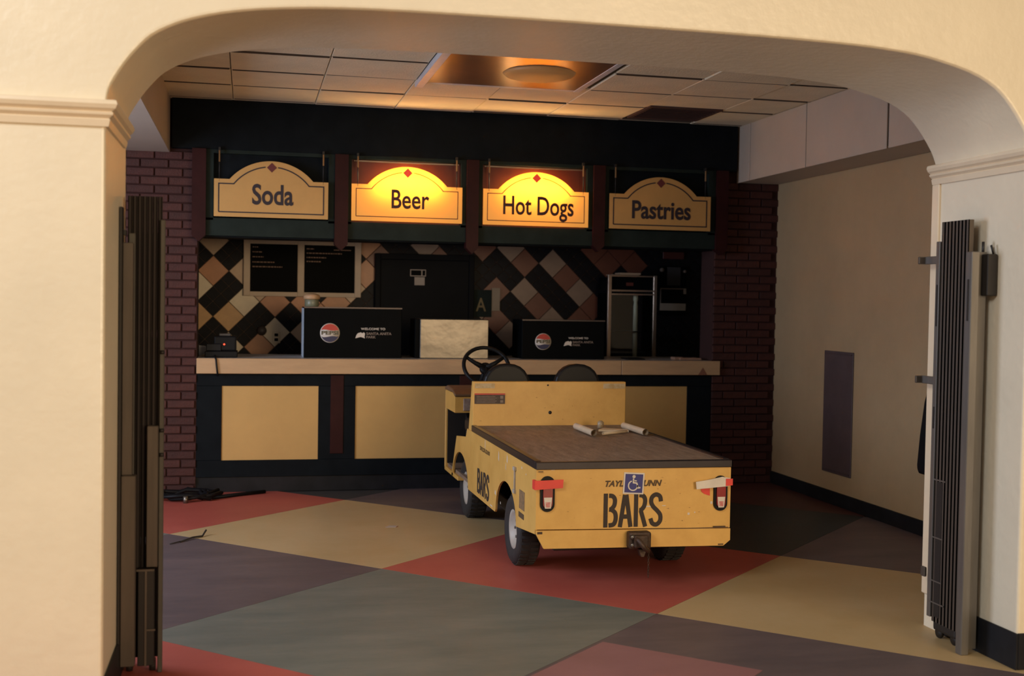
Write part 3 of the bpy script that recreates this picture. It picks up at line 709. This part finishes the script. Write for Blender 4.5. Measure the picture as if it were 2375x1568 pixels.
# bed with dark edging
MB().box(CX0+.02, CX1-.02, 6.09, 7.93, .668, .700).build('bed_board', plyb, cart)
ed = MB().box(CX0-.004, CX1+.002, 6.060, 6.10, .664, .703, .003)
ed.box(CX0-.004, CX0+.032, 6.10, 7.92, .664, .706, .003).box(CX1-.034, CX1+.002, 6.10, 7.92, .664, .706, .003)
ed.build('edge_angle', edgeb, cart)
MB().box(CX0+.03, CX1-.03, 6.10, 7.95, .60, .662).build('bed_support', gated, cart)
# upright backrest box between bed and seats
MB().prism([(7.93, .66), (7.93, 1.002), (7.985, 1.002), (8.10, .60), (8.06, .60)], CX0+.006, CX1-.006, 'X').build('upright_panel', cartY, cart, bevel=.004)
yb = 7.9285
MB().box(1.517, 1.655, yb-.001, yb+.001, .957, .990).build('worn_sticker', stk, cart)
MB().box(2.43, 2.588, yb-.001, yb+.001, .955, .989).build('worn_sticker', stk, cart)
wl = MB().box(1.516, 1.728, yb-.002, yb+.001, .850, .915).build('warning_label', mat('label_dark', (.07, .045, .035), .6, nscale=40, noise=.3), cart)
MB().box(1.516, 1.728, yb-.003, yb-.001, .912, .922).build('red_stripe', redm, wl)
b = MB()
for k in range(5): b.box(1.53, 1.66+.01*(k % 2), yb-.003, yb-.001, .858+k*.010, .861+k*.010)
b.box(1.695, 1.715, yb-.003, yb-.001, .858, .875).box(1.695, 1.715, yb-.003, yb-.001, .885, .905)
b.build('fine_print', dimwhite, wl)
MB().lathe([(0, -.001), (.012, -.001), (.012, .0), (0, 0)], (2.049, yb, .789), 'Y', 14).lathe([(0, -.001), (.006, -.001), (.006, .0), (0, 0)], (2.03, yb, .978), 'Y', 10).build('bolt_hole', gated, cart)
# scratches on the upright and rear
b = MB(); rr = random.Random(11)
for k in range(26):
    x = rr.uniform(1.55, 2.55); z = rr.uniform(.68, .93); L = rr.uniform(.003, .016)
    if x < 1.75 and z > .83: continue
    b.prism([(x, z), (x+L, z+rr.uniform(-.004, .004)), (x+L*.9, z+.0035)], yb-.0006, yb+.0005)
for k in range(30):
    x = rr.uniform(1.66, 2.44); z = rr.uniform(.35, .64); L = rr.uniform(.003, .016)
    b.prism([(x, z), (x+L, z+rr.uniform(-.004, .004)), (x+L*.9, z+.0025)], 6.0694, 6.0702)
b.build('scratches', mat('scratch_brown', (.40, .22, .07), .9), cart)['kind'] = 'stuff'
b = MB()
for x, z, L, h in ((2.10, .453, .045, .006), (2.205, .456, .02, .004), (2.352, .405, .012, .012), (2.483, .462, .012, .014), (2.39, .415, .007, .006), (1.58, .66, .02, .002)):
    b.box(x, x+L, 6.0685, 6.0702, z, z+h)
b.build('paint_chips', tapew, cart)['kind'] = 'stuff'
# tail lights
def capsule(cx, z0, z1, r): 
    return [(cx+r*cos(t), z1-r+r*sin(t)) for t in [pi*k/10 for k in range(11)]]+[(cx+r*cos(t), z0+r+r*sin(t)) for t in [pi+pi*k/10 for k in range(11)]]
for cx, z0, z1 in ((1.5605, .440, .630), (2.5385, .425, .618)):
    tlp = MB().prism(capsule(cx, z0, z1, .039), 6.058, 6.071).build('tail_light', plastb, cart)
    MB().prism(capsule(cx, z0+.018, z1-.02, .0255), 6.050, 6.059).build('red_lens', lens, tlp)
    cz = z0+.020
    MB().prism([(cx-.016, cz), (cx+.016, cz), (cx+.022, cz+.058), (cx-.022, cz+.058)], 6.048, 6.050).build('cup_sticker', tapew, tlp)
    MB().prism([(cx-.011, cz+.006), (cx+.011, cz+.006), (cx+.014, cz+.034), (cx-.014, cz+.034)], 6.0472, 6.048).build('cup_sticker_print', mat('faded_red', (.50, .10, .09), .6, nscale=60, col2=(.62, .35, .3)), tlp)
MB().prism([(1.486, .560), (1.640, .568), (1.643, .613), (1.487, .608)], 6.045, 6.048).build('red_tape', tapered, cart)
MB().box(1.486, 1.4995, 6.048, 6.10, .560, .608).build('red_tape', tapered, cart)
MB().prism([(2.392, .548), (2.578, .562), (2.585, .606), (2.540, .614), (2.470, .600), (2.387, .588)], 6.043, 6.046).build('white_tape', tapew, cart)
MB().prism([(2.560, .563), (2.600, .567), (2.600, .603), (2.560, .603)], 6.041, 6.044).build('red_tape', tapered, cart)
MB().prism([(2.430, .530), (2.445, .518), (2.478, .508), (2.478, .548), (2.425, .546)], 6.067, 6.069).build('red_tape', tapered, cart)
# maker name, stencil, access symbol
text_mb('TAYLOR-DUNN', 1.881, 2.201, .568, .030, 6.0695, offset=.035, shear=.3).build('maker_lettering', inkt, cart)
stencil(1.872, 2.214, .347, .530, 6.0700).build('stencil_lettering', ink, cart)
R_ = Matrix.Translation((2.040, 0, .583)) @ Matrix.Rotation(radians(3), 4, 'Y') @ Matrix.Translation((-2.040, 0, -.583))
hs = MB().box(1.982, 2.098, 6.0655, 6.069, .525, .641).xf(R_).build('access_sticker', white, cart)
MB().box(1.990, 2.090, 6.0645, 6.0656, .533, .633).xf(R_).build('blue_field', hcblue, hs)
q = MB(); yy0, yy1 = 6.0628, 6.0646
q.prism([(2.038+.009*cos(t*pi/6), .620+.009*sin(t*pi/6)) for t in range(12)], yy0, yy1)
q.stroke([(2.036, .610), (2.037, .587), (2.056, .585), (2.066, .560), (2.078, .562)], .008, yy0, yy1)
q.stroke([(2.038, .598), (2.055, .597)], .006, yy0, yy1)
q.stroke([(2.036+.026*cos(radians(a)), .571+.026*sin(radians(a))) for a in range(110, 371, 20)], .0065, yy0, yy1)
q.xf(R_).build('wheelchair_symbol', white, hs)
# hitch and hanging chain
ht = MB().box(2.0, 2.125, 6.00, 6.062, .238, .330, .012).box(2.02, 2.10, 5.965, 6.0, .25, .318, .01).build('tow_hitch', rusty, cart)
MB().tube([(2.03, 5.97, .30), (2.03, 5.93, .30), (2.05, 5.915, .27), (2.08, 5.93, .245), (2.08, 5.97, .245)], .013, 8).build('pintle_hook', rusty, ht)
MB().lathe([(0, -.012), (.012, -.012), (.014, 0), (0, 0)], (2.018, 6.0, .305), 'Y', 8).lathe([(0, -.012), (.012, -.012), (.014, 0), (0, 0)], (2.018, 6.0, .262), 'Y', 8).build('bolt', steel, ht)
MB().prism([(2.05, .24), (2.095, .24), (2.08, .20), (2.065, .20)], 5.99, 6.03).build('drop_pin', rusty, ht)
b = MB()
for k in range(11):
    z = .235-k*.0145; x = 2.112+.001*(k % 2)
    pts = [(x+(.0045*cos(a) if k % 2 else 0), 6.01+(0 if k % 2 else .0045*cos(a)), z+.009*sin(a)) for a in [2*pi*i/8 for i in range(8)]]
    b.tube(pts, .0016, 5, closed=True)
b.build('chain', rusty, ht)
# left side markings
xs_ = CX0-.0005
t_ = text_mb('BARS', 7.70, 7.30, .285, .16, xs_, plane='X', offset=.02); t_ = stencil(7.70, 7.30, .285, .445, xs_, 'X'); t_.build('stencil_lettering', ink, cart)
text_mb('TAYLOR-DUNN', 7.62, 7.30, .575, .026, xs_, plane='X', offset=.01, shear=.3).build('maker_lettering', inkt, cart)
MB().box(xs_-.001, xs_+.001, 6.33, 6.46, .395, .50).build('side_label', mat('label_tan', (.30, .17, .07), .7, nscale=50, col2=(.12, .08, .04)), cart)
MB().box(xs_-.001, xs_+.001, 6.34, 6.47, .345, .375).build('side_label', inkt, cart)
MB().box(xs_-.008, xs_, 6.56, 6.575, .47, .60).box(xs_-.012, xs_, 6.545, 6.59, .46, .48).box(xs_-.012, xs_, 6.545, 6.59, .59, .61).build('latch', rimm, cart)
b = MB(); rr = random.Random(5)
for y, z, dy, dz in ((7.02, .58, .02, .06), (6.78, .60, .02, .05), (6.82, .555, .01, .04), (7.10, .36, .03, .03), (6.40, .62, .015, .015), (6.30, .60, .01, .01), (7.2, .27, .07, .008), (6.95, .33, .015, .015), (7.45, .60, .01, .07)):
    b.prism([(y, z), (y+dy, z+dz*.2), (y+dy*.8, z+dz), (y+dy*.1, z+dz*.7)], xs_-.0006, xs_+.0005, 'X')
b.build('paint_chips', tapew, cart)['kind'] = 'stuff'
# chassis
MB().box(1.62, 2.48, 6.15, 8.9, .21, .30, .01).build('chassis', gated, cart)
MB().tube([(1.60, 6.80, .205), (2.50, 6.80, .205)], .045, 14).build('rear_axle', gated, cart)
MB().tube([(1.60, 8.35, .205), (2.50, 8.35, .205)], .03, 12).build('front_axle', gated, cart)
MB().box(1.9, 2.2, 6.62, 6.98, .14, .34, .03).build('drive_unit', gated, cart)
def wheel(xc, yc, sgn):
    r = .208; w = .068
    P = [(.115, -w*.8), (.15, -w), (.185, -w), (.203, -w*.75), (r, -w*.35), (r, w*.35), (.203, w*.75), (.185, w), (.15, w), (.115, w*.8)]
    t = MB().lathe(P+[P[0]], (xc, yc, r), 'X', 40, False).build('tyre', rubber, cart)
    b = MB()
    for k in range(36):
        a = 2*pi*k/36
        for sx in (-1, 1):
            c = Vector((xc+sx*w*.42, yc+r*cos(a+sx*.05), r+r*sin(a+sx*.05)))
            M = Matrix.Translation(c) @ Matrix.Rotation(a+sx*.05, 4, 'X')
            q = MB().box(-w*.34, w*.34, -.005, .003, -.009, .009).xf(M); b.add(q.v, q.f)
    b.build('tread', rubber, t)['kind'] = 'stuff'
    o = sgn*1.
    prof = [(0, o*.030), (.030, o*.030), (.034, o*.022), (.050, o*.018), (.060, o*.030), (.088, o*.034), (.098, o*.052), (.116, o*.056), (.119, o*.048), (.117, -o*.05), (0, -o*.05)]
    h = MB().lathe(prof, (xc, yc, r), 'X', 32).build('rim', rimm, cart)
    q = MB()
    for k in range(5):
        a = 2*pi*k/5; q.lathe([(0, o*.026), (.008, o*.026), (.008, o*.037), (0, o*.037)], (xc, yc+.05*cos(a), r+.05*sin(a)), 'X', 8)
    q.build('wheel_nut', gates, h)
for yc in (6.80, 8.35):
    wheel(1.60, yc, -1); wheel(2.50, yc, 1)
# front half: floor, dash, seats, wheel
MB().box(CX0, CX1, 8.45, 9.04, .245, .275, .003).build('step_floor', cartY, cart)
MB().box(CX0+.02, CX1-.02, 7.95, 9.0, .275, .30).build('floor_board', plyb, cart)
MB().box(CX0, CX1, 9.02, 9.05, .26, .86, .005).build('nose_panel', cartY, cart)
MB().prism([(8.60, .725), (9.02, .725), (9.02, .865), (8.70, .865), (8.60, .84)], CX0, CX1, 'X').build('dash_box', cartY, cart)
MB().prism([(8.60, .842), (8.70, .867), (9.05, .865), (9.05, .885), (8.95, .905), (8.72, .895), (8.59, .862)], CX0-.005, CX1+.005, 'X').build('dash_cap', brownc, cart, bevel=.008)
MB().box(CX0+.015, CX1-.015, 9.0, 9.02, .30, .725).box(CX0+.015, CX1-.015, 8.62, 9.0, .722, .728).build('footwell_shade', gated, cart)  # dark sheets added so the footwell opening reads as shade
MB().box(CX0+.06, CX0+.30, 8.585, 8.60, .74, .83, .003).build('dash_label', mat('dash_label', (.20, .12, .09), .6, nscale=30, col2=(.34, .26, .2)), cart)
MB().lathe([(0, -.03), (.014, -.03), (.014, 0), (0, 0)], (1.62, 8.60, .765), 'Y', 12).lathe([(0, -.03), (.014, -.03), (.014, 0), (0, 0)], (1.74, 8.60, .765), 'Y', 12).build('dash_knob', plastb, cart)
MB().box(CX0+.20, CX1-.20, 8.05, 8.50, .30, .60, .01).build('seat_box', gated, cart)
def cushion(x0, x1, y0, y1, z0, z1, rad, rotx=0):
    bm = bmesh.new(); bmesh.ops.create_cube(bm, size=1)
    for v in bm.verts: v.co = Vector((v.co.x*(x1-x0), v.co.y*(y1-y0), v.co.z*(z1-z0)))
    bmesh.ops.bevel(bm, geom=bm.edges[:], offset=rad, segments=4, affect='EDGES', profile=.6)
    M = Matrix.Translation(((x0+x1)/2, (y0+y1)/2, (z0+z1)/2)) @ Matrix.Rotation(rotx, 4, 'X')
    b = MB(); b.add([M @ v.co for v in bm.verts], [[v.index for v in f.verts] for f in bm.faces], True); bm.free(); return b
def seatback(cx, hw, zb, zt, y):
    hw *= .94
    pts = [(cx-hw, zb)]
    for k in range(0, 13):
        t = pi-pi*k/12; c = cos(t); s_ = sin(t)
        pts.append((cx+hw*(abs(c)**.85)*(1 if c > 0 else -1), zt-.20+.20*(s_**.85)))
    pts.append((cx+hw, zb))
    return MB().prism(pts, y, y+.07, 'Y')
for cx in (1.775, 2.285):
    MB().add([], []); cushion(cx-.22, cx+.22, 8.10, 8.52, .60, .70, .035).build('seat_cushion', vinyl, cart)
    o = seatback(cx, .185, .72, 1.118, 8.075).build('seat_backrest', vinyl, cart, bevel=.02); o.modifiers['edge'].segments = 3
sw = Vector((1.71, 8.50, 1.075)); tilt = radians(38)
M = Matrix.Translation(sw) @ Matrix.Rotation(pi/2-tilt, 4, 'X')
ring = [M @ Vector((.168*cos(2*pi*k/36), .168*sin(2*pi*k/36), 0)) for k in range(36)]
stw = MB().tube(ring, .0145, 10, closed=True).build('steering_wheel', plastb, cart)
b = MB()
for a in (150, 30, 270):
    a = radians(a); b.tube([M @ Vector((0, 0, -.03)), M @ Vector((.09*cos(a), .09*sin(a), -.02)), M @ Vector((.165*cos(a), .165*sin(a), 0))], [.024, .016, .012], 8)
q = MB().lathe([(0, -.045), (.045, -.045), (.048, -.02), (.03, -.012), (0, -.012)], (0, 0, 0), 'Z', 20).xf(M); b.add(q.v, q.f, True)
b.build('spoke', plastb, stw)
MB().tube([M @ Vector((0, 0, -.03)), M @ Vector((0, 0, -.25)), M @ Vector((0, 0, -.42))], .022, 10).build('steering_column', plastb, cart)
MB().tube([(1.58, 8.60, .33), (1.60, 8.62, .55), (1.60, 8.66, .74)], .012, 8).build('pedal_lever', gated, cart)

# pipes on the bed
def pipe(p0, p1, r, label):
    d = (Vector(p1)-Vector(p0)).normalized()
    t = MB().tube([p0, p1], r, 18, caps=False); p = [Vector(p0), Vector(p1)]
    t.tube([Vector(p1), Vector(p0)], r*.80, 18, caps=False)
    n = 18; k = 0
    for e, (a, b_) in enumerate(((0, 2*n+n), (n, 2*n))):
        pass
    o = t.build('pipe', pvc); 
    tag(o, label, 'pipe', 'pale plastic pipes lying on the cart bed'); return o
pipe((2.150, 7.62, .727), (2.150, 7.20, .727), .021, 'short pale plastic pipe lying alone on the cart bed, nearest the middle')
pipe((2.49, 7.64, .727), (2.50, 7.22, .727), .021, 'pale plastic pipe on the cart bed close to its right edge')
tag(MB().tube([(2.24, 7.30, .712), (2.44, 7.42, .712)], .010, 10).build('thin_rod', pvc), 'thin white rod lying across the bed between two pipes', 'rod')
tag(MB().prism([(2.27, 7.50), (2.46, 7.44), (2.47, 7.52), (2.33, 7.60)], .703, .716, 'Z').build('flat_offcut', pvc), 'flat pale plastic offcut on the cart bed beside the right pipe', 'offcut')
tag(MB().lathe([(0, 0), (.022, 0), (.022, .04), (.010, .05), (0, .05)], (2.345, 7.70, .704), 'Z', 14).build('small_fitting', mat('clear_fitting', (.35, .26, .16), .3)), 'small translucent fitting standing on the bed against the yellow upright', 'fitting')

# ---------------------------------------------------------------- FOLDED SCISSOR GATES
def channel(b, x0, x1, y0, y1, z0, z1, lip=.012):
    """C-section upright, open towards +y"""
    b.box(x0, x1, y0, y0+.004, z0, z1).box(x0, x0+.004, y0, y0+lip, z0, z1).box(x1-.004, x1, y0, y0+lip, z0, z1); return b
GX = [False]
_b0 = MB.build
def _gb(self, name, m, parent=None, bevel=0., origin=None):
    if GX[0]:
        def f(v):
            x = 3.165+(v.x-3.071)*.62 if v.x > 3.071 else 3.165-(3.071-v.x)
            return Vector((min(x, 3.249), v.y*1.026, max(v.z*1.028-.0434, .0) if v.z > .12 else v.z))
        self.v = [f(v) for v in self.v]
    return _b0(self, name, m, parent, bevel, origin)
MB.build = _gb
def rgate():
    GX[0] = True
    t = empty('folding_gate', (3.21, 4.93, 0), 'folded grey steel scissor gate standing against the right jamb of the arch', 'gate', 'folded scissor gates at the two sides of the archway')
    yy = 4.668
    for k in range(8):
        b = MB(); y = yy+k*.0265
        b.box(3.085, 3.090, y, y+.022, .075, 1.945).box(3.085, 3.125, y, y+.004, .075, 1.945).box(3.085, 3.125, y+.018, y+.022, .075, 1.945)
        b.build('upright_bar', gatem, t)
    b = MB()
    for k in range(7):
        y = yy+k*.0265
        for z0 in (.12, .55, .98, 1.41):
            b.box(3.127, 3.133, y+.004, y+.020, z0, z0+.40)
    b.build('scissor_lattice', gated, t)
    MB().box(3.036, 3.075, 4.575, 4.62, .0, 1.80, .003).box(3.075, 3.16, 4.60, 4.625, .02, 1.80).build('lead_post', gates, t)
    MB().box(3.105, 3.14, 4.632, 4.66, .03, 1.80, .002).build('post_return', gatem, t)
    MB().box(3.080, 3.125, 4.885, 4.915, .09, 1.858, .003).build('tail_post', gates, t)
    for v in ((3.033, 3.0362, 4.592, 4.602, 1.50, 1.68), (3.077, 3.0805, 4.893, 4.903, 1.47, 1.66), (3.077, 3.0805, 4.893, 4.903, 1.0, 1.1)): MB().box(*v).build('slot', gated, t)
    lk = MB().box(3.12, 3.20, 4.555, 4.60, 1.61, 1.79, .004).build('lock_box', gated, t)
    MB().tube([(3.14, 4.61, 1.79), (3.14, 4.61, 1.845)], .008, 8).tube([(3.18, 4.57, 1.79), (3.17, 4.58, 1.83)], .006, 8).build('lock_pin', gated, lk)
    for z in (1.775, 1.218):
        MB().box(3.10, 3.125, 4.915, 5.03, z-.018, z+.018, .003).build('wall_clip', gates, t)
        MB().box(3.06, 3.11, 5.025, 5.04, z-.017, z+.017, .003).build('wall_clip', gatem, t)
        MB().tube([(3.112, 5.02, z), (3.245, 5.08, z)], .008, 6).build('clip_arm', gatem, t)
    for z, y0, y1 in ((.765, 4.79, 4.88), (.50, 4.80, 4.88), (.30, 4.80, 4.88), (.20, 4.78, 4.9)):
        MB().box(3.078, 3.084, y0, y1, z, z+.006).build('rivet_strap', gates, t)
    MB().box(3.082, 3.0845, 4.815, 4.86, .10, .76).build('dark_slot', gated, t)
    MB().box(3.09, 3.15, 4.69, 4.87, .035, .09, .012).build('foot_bracket', gated, t)
    for y in (4.72, 4.84): MB().lathe([(0, -.012), (.026, -.012), (.028, 0), (.026, .012), (0, .012)], (3.12, y, .028), 'X', 18).build('caster', gated, t)
    MB().box(3.092, 3.115, 4.95, 4.985, .30, .345, .004).build('catch', gatem, t)
    GX[0] = False
rgate()
def lgate():
    t = empty('folding_gate', (-.42, 5.0, 0), 'folded dark steel scissor gate in shadow against the left jamb of the arch', 'gate', 'folded scissor gates at the two sides of the archway')
    # seen end-on from the camera: bars stack away from the jamb
    for k in range(7):
        x = -.478+k*.0195
        b = MB().box(x, x+.0185, 5.06, 5.064, .06, 1.955).box(x, x+.003, 5.06, 5.10, .06, 1.955).box(x+.013, x+.016, 5.06, 5.10, .06, 1.955)
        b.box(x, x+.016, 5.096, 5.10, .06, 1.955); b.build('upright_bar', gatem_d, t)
    b = MB()
    for k in range(6):
        for z0 in (.12, .55, .98, 1.41): b.box(-.463+k*.0195, -.460+k*.0195, 5.10, 5.14, z0, z0+.4)
    b.build('scissor_lattice', gated, t)
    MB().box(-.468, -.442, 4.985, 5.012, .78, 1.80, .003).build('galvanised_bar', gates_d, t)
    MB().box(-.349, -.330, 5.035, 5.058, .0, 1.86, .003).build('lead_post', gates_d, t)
    MB().box(-.395, -.350, 5.02, 5.056, .44, 1.02, .003).build('lock_plate', gatem, t)
    MB().box(-.486, -.430, 4.93, 4.98, .06, .83, .003).box(-.486, -.446, 4.95, 4.984, .83, 1.76, .002).build('tail_post', gatem, t)
    MB().box(-.496, -.487, 4.92, 4.99, .06, 1.9).build('shadow_gap_strip', gated, t)  # dark strip drawing the shadow gap between gate and jamb
    lb = MB().box(-.466, -.447, 4.983, 4.985, 1.36, 1.43).build('sticker', tapew, t)
    MB().box(-.466, -.447, 4.983, 4.985, 1.43, 1.475).build('yellow_sticker', mat('sticker_yellow', (.55, .36, .08), .6), t)
    MB().box(-.425, -.36, 5.00, 5.055, .04, .435, .003).build('lower_guard', gated, t)
    MB().box(-.397, -.389, 4.995, 5.0, .04, .435).box(-.43, -.36, 4.994, 5.0, .430, .438).box(-.392, -.355, 4.994, 5.0, .185, .192).build('guard_strip', gatem, t)
    for z in (1.0, 1.32, .9): MB().tube([(-.33, 5.034, z), (-.345, 5.030, z)], .008, 8).build('rivet', gated, t)
    MB().box(-.475, -.485, 4.96, 5.0, 1.79, 1.81).build('clip', gated, t)
    for x in (-.37, -.46): MB().lathe([(0, -.012), (.026, -.012), (.028, 0), (.026, .012), (0, .012)], (x, 5.07, .028), 'X', 18).build('caster', gated, t)
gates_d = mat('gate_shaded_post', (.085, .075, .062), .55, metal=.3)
gatem_d = mat('gate_shaded_bar', (.020, .012, .010), .7, metal=.2)  # both left-gate steels are darker copies with shade in their colour
lgate()

# ---------------------------------------------------------------- RIGHT WALL, FLOOR ODDMENTS
ap = empty('access_panel', (4.505, 8.46, .245), 'tall narrow grey panel fixed low on the tan right wall', 'panel')
MB().box(4.500, 4.510, 8.235, 8.695, .245, 1.205, .003).build('plate', mat('panel_grey', (.085, .055, .055), .55), ap)
MB().box(4.496, 4.501, 8.25, 8.68, .26, .27).box(4.496, 4.501, 8.25, 8.68, 1.18, 1.19).build('raised_edge', mat('panel_edge', (.07, .045, .045), .55), ap)
hb = empty('hanging_bag', (4.44, 7.0, .44), 'black tapered bag hanging on the right wall behind the jamb', 'bag')
pts = [(7.17, .50), (7.165, .46), (7.14, .442), (7.0, .44), (6.9, .46), (6.88, .9), (6.95, 1.05), (7.05, 1.05), (7.10, .93), (7.145, .70)]
MB().prism(pts, 4.40, 4.495, 'X').build('body', vinyl, hb, bevel=.02)
MB().tube([(4.45, 6.98, 1.05), (4.48, 6.98, 1.2), (4.505, 6.98, 1.25)], .008, 8).build('strap', vinyl, hb)
# dark bundle on the floor by the brick pier
fb = empty('floor_bundle', (-.45, 9.30, 0), 'low black hose bundle lying on the red floor at the foot of the brick pier', 'hose')
b = MB(); rr = random.Random(3)
pth = []
for k in range(60):
    a = k*.45; r = .16+.05*sin(k*1.3); pth.append((-.50+(r*1.9)*cos(a)*.9, 9.36+r*.8*sin(a), .018+.012*(k % 4)))
MB().tube(pth, .014, 8).build('hose', plastb, fb)
MB().tube([(-.25, 9.30, .015), (-.05, 9.44, .015), (.15, 9.55, .015)], .014, 8).build('hose_end', plastb, fb)
MB().lathe([(0, 0), (.018, 0), (.018, .05), (0, .05)], (-.44, 9.17, .0), 'Z', 12).build('nozzle', steel, fb)
tag(MB().prism([(.93, 8.02), (.96, 8.075), (1.02, 8.06), (1.0, 8.01)], .0005, .003, 'Z').build('paper_scrap', paper), 'tiny white paper scrap on the yellow floor left of the cart', 'litter')
tag(MB().tube([(-.40, 7.70, .006), (-.33, 7.80, .010), (-.27, 7.86, .006), (-.25, 7.93, .03)], .006, 6).tube([(-.46, 7.64, .005), (-.40, 7.70, .006)], .004, 6).build('twig', mat('dark_twig', (.03, .022, .018), .8)), 'dark curled twig on the purple floor at the left', 'litter')
